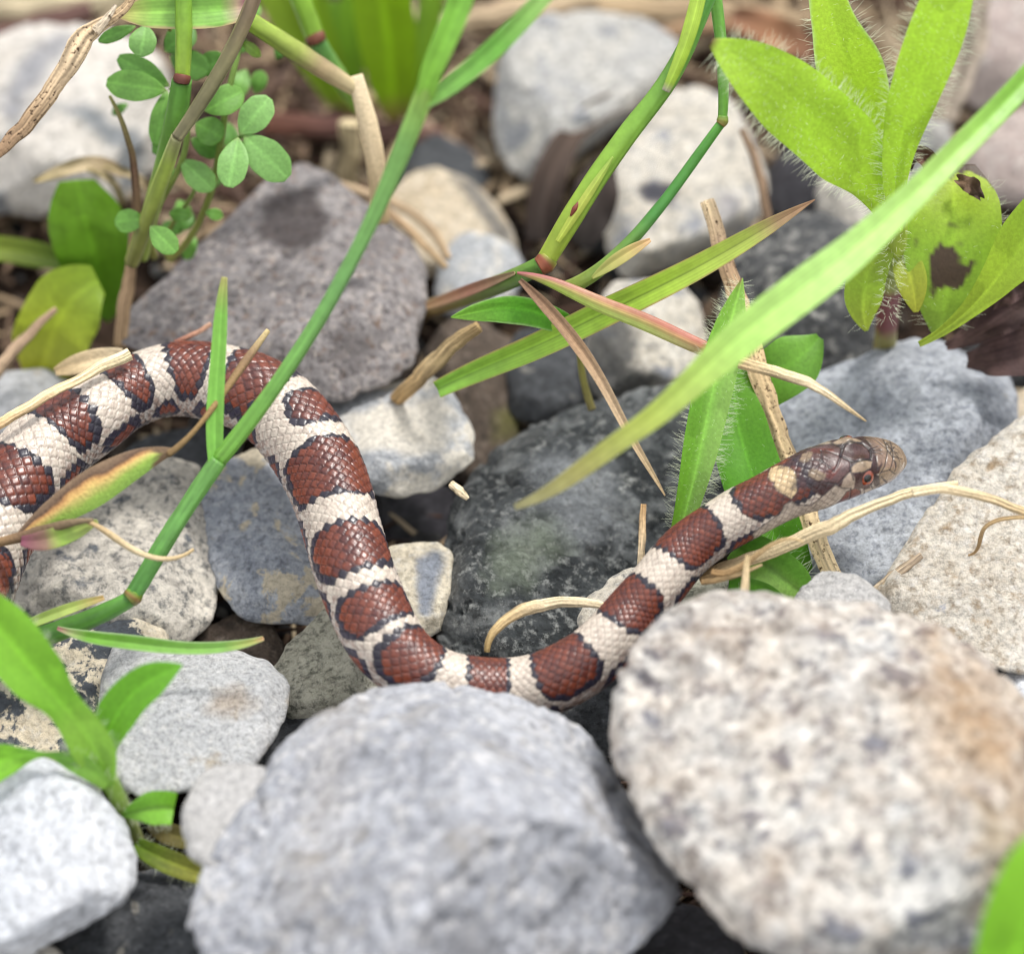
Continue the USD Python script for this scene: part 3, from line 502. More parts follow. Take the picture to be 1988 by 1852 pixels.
# loose gravel deep in the gaps and all around the place, beyond what can be counted
def pebble(seed):
    rng = np.random.default_rng(seed)
    h = trimesh.convex.convex_hull(unit(rng.normal(size=(16, 3))) * rng.uniform(0.75, 1.1, (16, 1)) * np.array([1, 0.8, 0.62]))
    h.fix_normals()
    m = manifold3d.Manifold(manifold3d.Mesh(np.asarray(h.vertices, np.float32), np.asarray(h.faces, np.uint32))).refine_to_length(0.17).to_mesh()
    v, f = np.array(m.vert_properties[:, :3], float), np.array(m.tri_verts, int)
    v = smooth_mesh(v, f, 3)
    return v + unit(v) * ((meshkit.fbm(v * 2.3 + seed, 4, seed) - 0.5) * 0.3)[:, None], f
pi = UsdGeom.PointInstancer.Define(stage, '/World/gravel')
tag(pi.GetPrim(), 'loose dark gravel deep in the gaps and around the stones', 'gravel', kind='stuff')
looks = [SLATE, BROWN, SPECKDARK, GRANITE, BUFF, FLATGREY]
for k, lk in enumerate(looks):
    v, f = pebble(300 + k)
    m = usdkit.mesh(stage, f'/World/gravel/pebble_{k:03d}' if k else '/World/gravel/pebble', (v, f), lk, True)
    pi.CreatePrototypesRel().AddTarget(m.GetPath())
rng = np.random.default_rng(8)
pos, idx, sc, ori = [], [], [], []
for n_ in range(3900):
    inside = n_ < 2100 and (rng.random() < 0.55 or n_ > 1300)
    if inside:
        u, v_ = rng.uniform(-150, 2150), rng.uniform(-150, 2000); q = pz(u, v_, 0); r = (rng.uniform(2.0, 6.0) if n_ < 1300 else rng.uniform(0.7, 2.2)) * 1e-3; q = q + [0, 0, rng.uniform(-0.3, 0.5) * r]; kinds = [0, 1, 2, 0, 1, 1] if n_ < 1300 else [3, 1, 4, 2, 1, 3]
    else:
        a = rng.uniform(0, 2 * np.pi); d = rng.uniform(0.1, 0.75) if n_ < 2100 else 0.5 * math.sqrt(rng.uniform(0.03, 1))
        q = np.array([d * math.cos(a), d * math.sin(a), 0.0]); r = rng.uniform(8, 28) * 1e-3
        uu, vv, ww = uvw(q)
        m_ = r / PXM
        if -m_ < uu < 1988 + m_ and -m_ - 120 < vv < 1852 + m_ + 300: continue
        q[2] = r * rng.uniform(0.1, 0.5); kinds = [0, 2, 3, 4, 5, 5]
    e = unit(rng.normal(size=4))
    pos.append(q); sc.append([r, r, r]); idx.append(int(kinds[rng.integers(0, 6)])); ori.append(Gf.Quath(*map(float, e)))
pi.CreatePositionsAttr(Vt.Vec3fArray.FromNumpy(np.array(pos, np.float32)))
pi.CreateScalesAttr(Vt.Vec3fArray.FromNumpy(np.array(sc, np.float32)))
pi.CreateOrientationsAttr(Vt.QuathArray(ori))
pi.CreateProtoIndicesAttr(Vt.IntArray(idx))

# ------------------------------------------------------------------ the snake
def H(x, y): return ((1750 + x / 3.313) / 1.2575, (1000 + y / 3.313) / 1.2575)
SPINE = [(-110, 1380, 78, 30), (-85, 1280, 80, 32), (-62, 1180, 80, 35), (-30, 1075, 82, 38), (10, 985, 86, 41), (60, 908, 84, 43), (122, 848, 80, 44), (180, 810, 75, 45), (228, 778, 69, 45), (288, 750, 69, 45), (350, 738, 73, 45), (440, 750, 77, 45),
         (496, 769, 79, 45), (542, 800, 80, 44), (584, 848, 80, 43), (618, 900, 80, 42), (645, 963, 77, 41), (664, 1028, 75, 40), (678, 1078, 75, 39), (692, 1122, 75, 38), (716, 1182, 75, 36), (748, 1244, 73, 34), (794, 1294, 68, 32),
         (852, 1328, 67, 30), (920, 1342, 66, 28.5), (985, 1344, 65, 28), (1040, 1335, 64, 29), (1100, 1310, 63, 31), (1154, 1275, 61, 33), (1196, 1234, 59, 35), (1234, 1187, 56, 37), (1265, 1152, 55, 39), (1296, 1113, 54, 41), (1336, 1068, 53, 43),
         (1384, 1033, 52, 45)] + [(*H(x, y), r, z) for x, y, r, z in [(200, 850, 53.5, 47), (400, 745, 52.5, 48.5), (600, 643, 55, 49.5), (800, 562, 60, 50), (940, 512, 60, 50), (1085, 468, 57, 49.5), (1240, 434, 51, 49), (1340, 417, 44, 48.5), (1420, 405, 35, 48), (1475, 399, 24, 47.7), (1505, 395, 13, 47.5), (1517, 393, 4, 47.5)]]
SPINE = np.array(SPINE)
kk = len(SPINE)
C3 = pz(SPINE[:, 0], SPINE[:, 1], SPINE[:, 3])
RM = SPINE[:, 2] * PXM * ((C3 - CAM) @ FWD) / D
tpar = np.r_[0, np.cumsum(np.linalg.norm(np.diff(C3, axis=0), axis=1))]
csC = CubicSpline(tpar, C3, axis=0); csR = PchipInterpolator(tpar, RM)
fine = np.linspace(0, tpar[-1], 6000)
S_END = tpar[-1]
PF = csC(fine); uF, vF, _ = uvw(PF)
def s_at(u, v):
    """Length along the body at a reading."""
    return fine[np.argmin((uF - u) ** 2 + (vF - v) ** 2)]
S_HEAD = s_at(*H(640, 620))
# rings: even on the body, close together on the head
s_body = np.arange(0, S_HEAD, 0.00026)
s_head = S_HEAD + (S_END - S_HEAD) * (1 - (1 - np.linspace(0, 1, 190)) ** 1.35)
S = np.r_[s_body, s_head[1:-1], S_END - 2e-5]
NR, NA = len(S), 288
C = csC(S); R = np.maximum(csR(S), 0.00025)
tip = np.clip((S_END - S) / 0.0016, 0, 1)
T = unit(csC(S, 1))
roll = np.radians(np.interp(S, [0, s_at(1300, 1110), s_at(*H(500, 700)), S_END], [0, 0, 10, 14]))
side = unit(np.cross(T, [0, 0, 1.0])); up = np.cross(side, T)           # side: the right flank of a snake moving along T
ca, sa = np.cos(roll)[:, None], np.sin(roll)[:, None]
up, side = up * ca + side * sa * 1.0, side * ca - up * sa
toward = -FWD
phi = (np.arange(NA) + 0.5) / NA * 2 * np.pi - np.pi                     # 0 on the back, positive on the right flank
hd = np.clip((S - S_HEAD) / 0.012, 0, 1); hd = hd * hd * (3 - 2 * hd)    # 0 body, 1 head
cp, sp_ = np.cos(phi), np.sin(phi)
# cross-section: round back, flat belly; the head is broader than deep, flat on top with a ridge over each eye
vert = np.where(cp > 0, 1.0, 0.86)[None] * (1 - hd[:, None] * np.where(cp > 0, 0.14, 0.22)[None])
lat = np.ones((NR, NA))
sq = 1 + 0.10 * hd[:, None] * (np.abs(np.sin(2 * phi)) ** 2)[None]
off = (side[:, None] * (sp_[None] * lat * sq)[..., None] + up[:, None] * (cp[None] * vert * sq)[..., None]) * R[:, None, None]
# --- scale lattice
LR = 0.27 * np.maximum(R, 0.0046)
q = np.r_[0, np.cumsum(np.diff(S) * 2 / (LR[1:] + LR[:-1]))]             # scale rows along the body
COLS = 36
x = phi / (2 * np.pi) * COLS
Q, X = np.broadcast_arrays(q[:, None], x[None])
best = np.full((NR, NA), 9.0); second = best.copy(); bi = np.zeros((NR, NA)); bj = np.zeros((NR, NA)); dq_ = np.zeros((NR, NA)); dx_ = np.zeros((NR, NA))
j0 = np.round(X)
for dj in (-1, 0, 1):
    j = j0 + dj
    o = 0.5 * (np.mod(j, 2))
    for di in (0, 1):
        i = np.floor(Q - o) + di + o
        a, b = Q - i, X - j
        d = np.sqrt((a / 1.05) ** 2 + (b * 0.53) ** 2)
        first = d < best
        second = np.where(first, best, np.minimum(second, d))
        bi, bj, dq_, dx_ = np.where(first, i, bi), np.where(first, j, bj), np.where(first, a, dq_), np.where(first, b, dx_)
        best = np.where(first, d, best)
rim = np.clip((second - best) / 0.22, 0, 1)                              # 0 in the seam, 1 inside the scale
belly = np.clip((np.abs(phi) - 2.35) / 0.25, 0, 1)[None]
plates = 1 - hd[:, None] * np.ones(NA)[None]
plates *= 1 - np.clip((S[:, None] - s_at(*H(840, 545))) / 0.0012, 0, 1)   # crown of the head: smooth plates
amp = 0.052 * R[:, None] * plates * (1 - 0.8 * belly)
dome = rim ** 0.55 * (0.75 - 0.35 * dq_)
disp = amp * dome
flank = np.abs(0.6 * bj + 0.4 * X) / COLS * 360                                          # degrees from the mid-back, per scale
# --- pattern, scale by scale
qs = bi; s_sc = np.interp(0.6 * bi + 0.4 * Q, q, S)
rng = np.random.default_rng(77)
jit = meshkit.noise(np.stack([bi * 7.13, bj * 3.77, bi * 0 + 4.2], -1), 3) - 0.5
jit2 = meshkit.noise(np.stack([bi * 5.7 + 3, bj * 9.1, bi * 0 + 1.7], -1), 5)
CREAMc, SIDEc = np.array([0.53, 0.465, 0.395]), np.array([0.36, 0.33, 0.31])
REDc, RED2, BLACKc = np.array([0.150, 0.032, 0.014]), np.array([0.052, 0.0095, 0.008]), np.array([0.011, 0.009, 0.017])
col = np.broadcast_to(CREAMc, (NR, NA, 3)).copy()
sidew = np.clip((flank - 55 + 30 * jit) / 35, 0, 1)[..., None]
col = col * (1 - sidew) + SIDEc * sidew
col *= (0.80 + 0.36 * jit2)[..., None]
gl = meshkit.fbm(np.stack([S[:, None] * 1500 + 0 * X, X * 2.6, X * 0 + 2], -1), 3, 15)
fl = np.clip((gl - 0.53 + 0.05 * sidew[..., 0]) / 0.09, 0, 1)[..., None] * (0.38 + 0.6 * sidew)
col = col * (1 - fl) + np.array([0.15, 0.105, 0.09]) * fl
# brownish centres to the pale scales, more of them low on the flanks
brow = np.clip(1.0 * (1 - best / 0.5), 0, 1)[..., None] * (0.35 + 0.65 * sidew) * np.clip(jit2 * 1.6 - 0.1, 0, 1)[..., None]
col = col * (1 - brow) + np.array([0.20, 0.125, 0.095]) * brow
SADDLES = [((1437, 992), H(720, 600), 68, None), ((1300, 1090), (1392, 1024), 80, None), ((1190, 1218), (1258, 1143), 80, None), ((1050, 1320), (1140, 1262), 82, None), ((898, 1335), (990, 1335), 82, None), ((762, 1262), (836, 1318), 80, None),
           ((714, 1168), (748, 1238), 80, None), ((670, 1055), (697, 1138), 82, None), ((624, 897), (656, 1002), 82, None), ((562, 815), (606, 866), 78, (-78, 22)), ((452, 756), (530, 796), 84, None),
           ((330, 738), (412, 745), 80, None), ((216, 780), (276, 752), 82, None), ((97, 865), (166, 815), 80, None), ((-8, 1000), (44, 918), 78, None), ((-66, 1200), (-38, 1085), 80, None), ((-100, 1340), (-80, 1260), 80, None)]
sgn_phi = (0.6 * bj + 0.4 * X) / COLS * 360
def inside(a, b, f0, f1):
    sa_, sb = s_at(*a), s_at(*b)
    mid, h = (sa_ + sb) / 2, abs(sb - sa_) / 2 + 0.0006
    fm, fh = (f0 + f1) / 2, (f1 - f0) / 2
    m = (np.abs((s_sc - mid) / h) ** 3.2 + np.abs((sgn_phi - fm) / fh) ** 3.2) ** (1 / 3.2)
    return m + 0.10 * jit, h
saddle = np.zeros((NR, NA), bool)
for a, b, fm, rg in SADDLES:
    m, h = inside(a, b, *(rg or (-fm, fm)))
    k = m < 1
    bl = k & ((1 - m) * h < (0.52 + 0.5 * jit) * np.interp(s_sc, S, LR))
    red = k & ~bl
    tone = np.clip(0.5 + 1.1 * jit + 0.5 * (0.4 - best) + 0.5 * (np.abs(sgn_phi) / 80 - 0.5) + 1.2 * (gl - 0.5), 0, 1)[..., None]  # scale centres lightened in colour as a painted sheen
    rc = RED2 * (1 - tone) + REDc * tone
    col[red] = rc[red]; col[bl] = (BLACKc * (0.8 + 0.8 * jit2[..., None]))[bl]
    saddle |= k
# small flank blotches in the gaps between saddles
ends = [(s_at(*a), s_at(*b)) for a, b, _, _ in SADDLES]
ends = [(min(e), max(e)) for e in ends]
for (a0, a1), (b0, b1) in zip(ends[:-1], ends[1:]):
    mid = (a0 + b1) / 2; h = max(a0 - b1, 0.003) * 0.5 + 0.0016
    for sg in (-1, 1):
        m = ((np.abs(s_sc - mid) / h) ** 2 + ((sgn_phi * sg - 98) / 24) ** 2) ** 0.5 + 0.35 * jit
        k = (m < 1) & ~saddle
        c = np.where((m < 0.55)[..., None], np.array([0.11, 0.028, 0.018]), BLACKc * 1.4)
        col[k] = c[k]
low = (flank > 104) & ~saddle & (jit + 0.35 * np.sin(s_sc * 900) > 0.10)
col[low] = np.array([0.05, 0.04, 0.042])
# dark skin in the seams, with shadow between scales painted in; paler rear rims
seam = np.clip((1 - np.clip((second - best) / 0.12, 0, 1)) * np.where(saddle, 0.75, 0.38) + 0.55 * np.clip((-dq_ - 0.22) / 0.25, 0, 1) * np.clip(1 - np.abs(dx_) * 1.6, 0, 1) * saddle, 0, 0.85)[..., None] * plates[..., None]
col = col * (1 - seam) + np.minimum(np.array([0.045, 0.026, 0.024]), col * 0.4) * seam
pale = (np.clip(best / 0.5, 0, 1) ** 3 * np.clip(-dq_ * 2, 0, 1))[..., None] * 0.16
col = col * (1 - pale) + pale * np.minimum(col * 1.8 + 0.03, 0.8)
# --- head markings, given where they lie on the right side and mirrored to the left
P = C[:, None] + off
hk = np.nonzero(S > s_at(*H(150, 870)))[0]
nrm0 = unit(off)
Pu, Pv, _ = uvw(P[hk].reshape(-1, 3))
front = ((nrm0[hk] @ (-FWD)) > 0.02).reshape(-1)
tree_uv = cKDTree(np.c_[Pu, Pv][front]); front_ids = np.nonzero(front)[0]
arc = (S_END - S) ; PHIW = 0.0055
def surf(x_, y_):
    u_, v_ = H(x_, y_)
    k = front_ids[tree_uv.query([u_, v_])[1]]
    return hk[k // NA], k % NA
def sp_of(pt):
    i, j = surf(*pt); return S[i], phi[j] * PHIW
GS, GP = np.broadcast_arrays(S[hk][:, None], (phi * PHIW)[None])
def paint(poly, colour, soft=0.00022, strength=1.0, edge=None):
    pp = [sp_of(p) for p in poly]
    tot = np.zeros(GS.shape)
    for mir in (1, -1):
        Pg = Polygon([(a * 1e4, mir * b * 1e4) for a, b in pp]); Pg = Pg if Pg.is_valid else Pg.buffer(0)
        g = shapely.points(GS * 1e4, GP * 1e4)
        d = np.where(shapely.contains(Pg, g), 1, -1) * shapely.distance(Pg.boundary, g) * 1e-4
        d = d + 0.00012 * (meshkit.noise(P[hk] * 2600, 8) - 0.5)
        if edge is not None:
            e = np.clip((d + 0.00032) / 0.00012, 0, 1)[..., None] * 0.9
            col[hk] = col[hk] * (1 - e) + np.array(edge) * e
        tot = np.maximum(tot, np.clip(0.5 + d / soft, 0, 1))
    a = (tot * strength)[..., None]
    col[hk] = col[hk] * (1 - a) + np.array(colour) * a
def groove(line, depth=0.00010, width=0.00016, dark=0.8):
    pp = [sp_of(p) for p in line]
    for mir in (1, -1):
        L = LineString([(a * 1e4, mir * b * 1e4) for a, b in pp])
        d = shapely.distance(L, shapely.points(GS * 1e4, GP * 1e4)) * 1e-4
        a = np.exp(-(d / width) ** 2)
        disp[hk] -= depth * a
        col[hk] = col[hk] * (1 - dark * a[..., None]) + np.array([0.015, 0.010, 0.012]) * dark * a[..., None]
TANc, HEADc = (0.19, 0.135, 0.088), (0.030, 0.010, 0.010)
paint([(690, 400), (740, 325), (830, 280), (960, 250), (1130, 200), (1240, 210), (1350, 222), (1330, 330), (1300, 480), (1230, 640), (1080, 640), (960, 690), (840, 700), (740, 640), (690, 520)], HEADc, 0.0004)
paint([(800, 420), (870, 360), (1000, 370), (1080, 420), (1060, 520), (980, 600), (880, 590), (790, 490)], (0.075, 0.036, 0.035), 0.0006)
paint([(1000, 370), (1030, 295), (1180, 275), (1240, 340), (1230, 400), (1120, 420), (1060, 410)], (0.048, 0.017, 0.016), 0.0005)
paint([(860, 515), (1000, 425), (1025, 450), (920, 565), (865, 545)], (0.085, 0.014, 0.010), 0.0003, 0.9)
paint([(1310, 225), (1380, 235), (1450, 275), (1505, 350), (1515, 420), (1480, 500), (1400, 565), (1315, 610), (1295, 560), (1325, 480), (1352, 420), (1350, 320)], TANc, 0.0003)
paint([(1230, 225), (1330, 232), (1352, 330), (1330, 440), (1295, 470), (1290, 380), (1270, 300)], (0.19, 0.12, 0.085), 0.0004, 0.8)
paint([(740, 490), (790, 478), (885, 525), (870, 562), (815, 578), (740, 540)], TANc, 0.0002)
paint([(1085, 470), (1150, 405), (1255, 425), (1240, 470), (1170, 500), (1095, 512)], (0.28, 0.205, 0.14), 0.00028, edge=(0.03, 0.02, 0.025))
paint([(990, 640), (1040, 530), (1085, 500), (1115, 560), (1105, 640), (1050, 655)], (0.28, 0.215, 0.165), 0.0003)
paint([(505, 845), (545, 770), (600, 745), (650, 775), (760, 775), (850, 700), (960, 610), (1010, 640), (1080, 640), (960, 760), (1060, 740), (1190, 650), (1320, 610), (1180, 690), (1050, 745), (820, 830), (690, 872), (560, 918), (440, 972), (300, 1045), (290, 1000)], (0.30, 0.245, 0.20), 0.0003, edge=(0.025, 0.02, 0.022))
paint([(925, 775), (1050, 665), (1120, 640), (1160, 655), (1150, 690), (1030, 752)], (0.09, 0.018, 0.012), 0.00025, edge=(0.02, 0.015, 0.015))
paint([(1270, 520), (1310, 530), (1320, 600), (1290, 625), (1265, 600)], (0.03, 0.018, 0.018), 0.0003)
paint([(420, 545), (440, 485), (505, 455), (590, 485), (640, 525), (600, 580), (520, 605), (440, 585)], (0.44, 0.32, 0.18), 0.00022, edge=(0.015, 0.012, 0.015))
for ln in ([(1000, 372), (1080, 420), (1085, 500), (1110, 570)], [(1000, 372), (1030, 292), (1180, 272), (1250, 340), (1238, 402), (1120, 422), (1080, 420)], [(1000, 372), (900, 335), (840, 330)], [(790, 490), (850, 430), (840, 330)], [(880, 590), (980, 600), (1060, 520), (1085, 500)],
           [(1250, 340), (1330, 330)], [(1330, 225), (1382, 330), (1358, 460), (1320, 520)], [(1400, 255), (1430, 380), (1400, 490), (1330, 510)], [(1440, 300), (1405, 350)], [(1430, 380), (1500, 400)], [(1335, 545), (1372, 590)], [(1400, 490), (1440, 520)],
           [(1352, 570), (1372, 585)], [(1420, 300), (1470, 330)], [(1450, 420), (1440, 500)], [(1230, 330), (1330, 360)], [(1260, 640), (1240, 600)], [(1480, 515), (1390, 592), (1310, 632), (1180, 702), (1050, 752), (930, 795)], [(1190, 640), (1195, 690)], [(1085, 640), (1060, 735)], [(1290, 380), (1300, 480)]):
    groove(ln)
paint([(600, 640), (650, 560), (690, 470), (720, 440), (760, 470), (740, 540), (800, 600), (720, 640)], (0.018, 0.012, 0.02), 0.0008, 0.75)
col[hk] *= (1 + 0.55 * (meshkit.fbm(P[hk] * 900, 3, 14) * 2 - 1))[..., None]
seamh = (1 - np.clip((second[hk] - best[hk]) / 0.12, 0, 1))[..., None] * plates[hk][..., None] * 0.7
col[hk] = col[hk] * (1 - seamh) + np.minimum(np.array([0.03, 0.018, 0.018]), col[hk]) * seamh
col[hk] *= (1 + 0.10 * (meshkit.fbm(P[hk] * 1800, 3, 4) * 2 - 1))[..., None]
col[S > S_END - 0.0016] = np.array(TANc) * 0.8
ei, ej = surf(1222, 552)
# sockets, and the ridge above each eye
for mir in (1, -1):
    je = ej if mir == 1 else NA - 1 - ej
    dd = np.linalg.norm(P[hk] - P[ei, je], axis=-1)
    disp[hk] -= 0.0004 * np.exp(-(dd / 0.0016) ** 2)
    br = surf(1170, 440); jb = br[1] if mir == 1 else NA - 1 - br[1]
    db = np.linalg.norm(P[hk] - P[br[0], jb], axis=-1)
    disp[hk] += 0.0010 * np.exp(-(db / 0.0016) ** 2)
V = P + nrm0 * disp[..., None]
V[-1] = V[-1].mean(0)
SNAKE = mat('snake_skin', {'c': ('attribute', {'attribute': 'col'}), 'g': ('geometry', {}), 'n': ('noise_texture', {'scale': 2600.0, 'detail': 3.0}), 'r': ('rgb_ramp', {'ramp': [(0.25, grey(0.86)), (0.75, grey(1.12))]}),
                           'm': ('mix', {'mix_type': 'multiply', 'fac': 1.0}), 'rr': ('rgb_ramp', {'ramp': [(0.3, grey(0.26)), (0.7, grey(0.40))]}), 'b': ('bump', {'strength': 0.15, 'distance': 0.0002}),
                           'p': ('principled_bsdf', {'specular_ior_level': 0.5, 'subsurface_weight': 0.0})},
            [('c.color', 'm.color1'), ('g.position', 'n.vector'), ('n.fac', 'r.fac'), ('r.color', 'm.color2'), ('m.color', 'p.base_color'), ('n.fac', 'rr.fac'), ('rr.color', 'p.roughness'), ('n.fac', 'b.height'), ('b.normal', 'p.normal')])
snake = Thing('snake', 'banded snake with red-brown black-edged saddles on cream winding over the stones', 'snake', [C[NR // 2][0], C[NR // 2][1], 0.0])
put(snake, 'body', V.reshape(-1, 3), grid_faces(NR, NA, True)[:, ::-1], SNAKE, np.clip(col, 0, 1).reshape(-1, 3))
EYE = mat('snake_eye', {'c': ('attribute', {'attribute': 'col'}), 'p': ('principled_bsdf', {'roughness': 0.06, 'specular_ior_level': 0.6, 'coat_weight': 0.6, 'coat_roughness': 0.03})}, [('c.color', 'p.base_color')])
for mir in (1, -1):
    je = ej if mir == 1 else NA - 1 - ej
    nrm = nrm0[ei, je]; re = 0.00190
    axis = unit(nrm * 0.8 - 0.10 * T[ei] + up[ei] * 0.12)
    c0 = P[ei, je] - nrm * re * 0.72 - up[ei] * 0.0002
    sph = trimesh.creation.icosphere(5, 1.0)
    d = np.array(sph.vertices); cosang = d @ axis; ang = np.degrees(np.arccos(np.clip(cosang, -1, 1)))
    nn = meshkit.noise(d * 9, 3)
    cc = ramp(ang, [(0, (0.05, 0.01, 0.01)), (22, (0.12, 0.022, 0.01)), (34, (0.20, 0.038, 0.013)), (48, (0.14, 0.024, 0.010)), (56, (0.04, 0.014, 0.01)), (64, (0.01, 0.01, 0.01)), (180, (0.01, 0.01, 0.01))]) * (0.75 + 0.5 * nn)[:, None]
    e = put(snake, 'eye', c0 + d * re, np.array(sph.faces), EYE, cc)
    capf = np.array(sph.faces)[(ang[np.array(sph.faces)] < 24).all(1)]
    ids, inv = np.unique(capf, return_inverse=True)
    put(e, 'pupil', c0 + d[ids] * re * 1.012, inv.reshape(-1, 3), EYE, np.full((len(ids), 3), 0.004))
print('snake rings', NR, 'verts', NR * NA)

# ------------------------------------------------------------------ grasses
LIME, LEAFG, DEEP, PALE = (0.27, 0.47, 0.035), (0.13, 0.32, 0.025), (0.045, 0.17, 0.025), (0.40, 0.56, 0.16)
YEL, OLIVEG, REDG, PURP = (0.44, 0.46, 0.05), (0.16, 0.19, 0.04), (0.40, 0.12, 0.075), (0.22, 0.06, 0.09)
TANS, TAND, TANL, BRN, DBRN = (0.50, 0.37, 0.20), (0.30, 0.19, 0.09), (0.66, 0.54, 0.36), (0.14, 0.085, 0.05), (0.045, 0.028, 0.022)
rng = np.random.default_rng(21)
def base_of(u, v, w): return pw(u, v, w)

g1 = Thing('grass_stalk', 'forked green grass stalk standing in front of the left coil of the snake', 'grass', base_of(30, 1250, 28))
stem(g1, 'stem', [(10, 1262, 29), (120, 1222, 32), (190, 1194, 33), (256, 1160, 34)], [20, 21, 19, 16], [(0, DEEP), (0.5, (0.10, 0.26, 0.04)), (1, (0.10, 0.27, 0.045))], streak=0.2)
stem(g1, 'node', [(250, 1164, 34.2), (256, 1158, 34.2), (262, 1148, 34.2)], [17, 19.5, 17], [(0, (0.14, 0.2, 0.04)), (0.5, (0.25, 0.14, 0.05)), (1, LEAFG)], n=12)
stem(g1, 'stem', [(258, 1156, 34), (330, 1036, 36), (385, 950, 36.5), (424, 893, 37)], [16, 17, 16, 17], [(0, (0.10, 0.27, 0.06)), (1, (0.15, 0.34, 0.08))], streak=0.3, ridges=0.08, nr=6, sides=24)
blade(g1, 'blade', [(420, 905, 37), (418, 800, 38), (425, 680, 39), (430, 600, 40), (436, 538, 41)], [28, 34, 31, 27, 12], [(0, (0.17, 0.40, 0.06)), (0.8, (0.2, 0.44, 0.07)), (1, (0.38, 0.36, 0.12))], look=GRASS, fold=0.5)
stem(g1, 'stem', [(424, 893, 37), (490, 810, 40), (560, 713, 44), (640, 585, 50), (705, 462, 56), (765, 330, 62), (805, 230, 66), (832, 165, 68)], [16, 15, 14, 13.5, 13.5, 15, 18, 19], [(0, (0.18, 0.40, 0.06)), (0.5, (0.17, 0.36, 0.11)), (0.85, (0.19, 0.37, 0.10)), (1, (0.29, 0.46, 0.08))], flat=0.7, streak=0.3, ridges=0.08, nr=6, sides=24)
blade(g1, 'blade', [(826, 185, 68), (850, 110, 72), (880, 40, 75), (905, -60, 78)], [34, 46, 50, 46], [(0, (0.24, 0.48, 0.06)), (1, (0.2, 0.45, 0.06))], look=GRASS, fold=0.4)
blade(g1, 'blade', [(820, 205, 67), (890, 155, 68), (975, 80, 69), (1040, 12, 70), (1090, -50, 70)], [20, 38, 40, 36, 30], [(0, (0.2, 0.4, 0.09)), (0.5, (0.14, 0.36, 0.05)), (1, (0.3, 0.46, 0.14))], look=GRASS, fold=0.4)
blade(g1, 'leaf', [(112, 1219, 36), (160, 1233, 37), (250, 1246, 38), (350, 1257, 39), (430, 1256, 40), (512, 1239, 41)], [8, 26, 30, 26, 22, 9], [(0, (0.35, 0.12, 0.14)), (0.06, (0.3, 0.34, 0.14)), (0.15, LEAFG), (0.8, (0.2, 0.40, 0.08)), (0.95, (0.4, 0.42, 0.12)), (1, (0.5, 0.3, 0.15))], look=GRASS, fold=0.45, rib=(0.8, 0.1), edge=(0.36, 0.52, 0.24), edge_w=0.3)
blade(g1, 'sheath', [(20, 1228, 36), (110, 1190, 36), (202, 1160, 36)], [14, 22, 10], [(0, (0.2, 0.33, 0.06)), (0.7, (0.38, 0.46, 0.12)), (1, (0.5, 0.34, 0.14))], look=GRASS, fold=0.6)

g2 = Thing('grass_stalk', 'tall jointed grass stalk with a red node rising from behind the mauve stone', 'grass', base_of(805, 615, 6))
stem(g2, 'stem', [(780, 620, -42), (880, 584, -20), (960, 556, 0), (1056, 512, 20)], [16, 18, 19, 17], [(0, (0.2, 0.13, 0.05)), (0.3, (0.27, 0.2, 0.09)), (0.6, (0.17, 0.24, 0.05)), (1, (0.12, 0.27, 0.04))], streak=0.3, seed=4)
blade(g2, 'sheath', [(830, 594, -24), (900, 568, -8), (1000, 530, 14)], [14, 22, 8], [(0, (0.44, 0.28, 0.14)), (0.5, (0.36, 0.17, 0.11)), (1, (0.3, 0.22, 0.12))], look=GRASS, fold=0.6)
stem(g2, 'node', [(1046, 518, 20.5), (1056, 511, 20.5), (1066, 500, 20.5)], [18, 22, 19], [(0, (0.3, 0.1, 0.05)), (0.6, (0.22, 0.06, 0.03)), (1, (0.3, 0.35, 0.06))], n=12)
stem(g2, 'stem', [(1058, 508, 20), (1110, 420, 22), (1160, 342, 23), (1222, 255, 24), (1300, 150, 26), (1345, 62, 27), (1390, -40, 28)], [19, 22, 21, 20, 19, 16, 15], [(0, (0.34, 0.42, 0.05)), (0.3, (0.25, 0.42, 0.05)), (0.6, (0.2, 0.40, 0.06)), (1, (0.08, 0.27, 0.05))], streak=0.16, ridges=0.06)
blade(g2, 'sheath', [(1292, 178, 30), (1322, 110, 31), (1345, 40, 31), (1362, -40, 31)], [16, 26, 30, 30], [(0, (0.34, 0.3, 0.25)), (0.08, (0.3, 0.44, 0.05)), (1, (0.34, 0.48, 0.06))], look=GRASS, fold=-0.4)
blade(g2, 'sheath', [(1082, 470, 25), (1130, 396, 26), (1190, 305, 27)], [10, 18, 4], [(0, (0.36, 0.44, 0.06)), (0.5, (0.4, 0.46, 0.08)), (1, (0.3, 0.44, 0.08))], look=GRASS, fold=-0.4)
stem(g2, 'scar', [(1108, 420, 25.5), (1116, 405, 25.7), (1124, 392, 25.5)], [2, 6, 2], [(0, (0.16, 0.03, 0.02)), (1, (0.2, 0.05, 0.03))], n=10)
stem(g2, 'stem', [(1095, 562, 15), (1160, 526, 17), (1230, 462, 18), (1290, 390, 18), (1345, 315, 18), (1402, 237, 18)], [15, 14, 12, 11, 10, 9], [(0, (0.3, 0.36, 0.07)), (0.3, (0.16, 0.3, 0.06)), (0.5, (0.07, 0.24, 0.05)), (1, (0.10, 0.30, 0.05))])
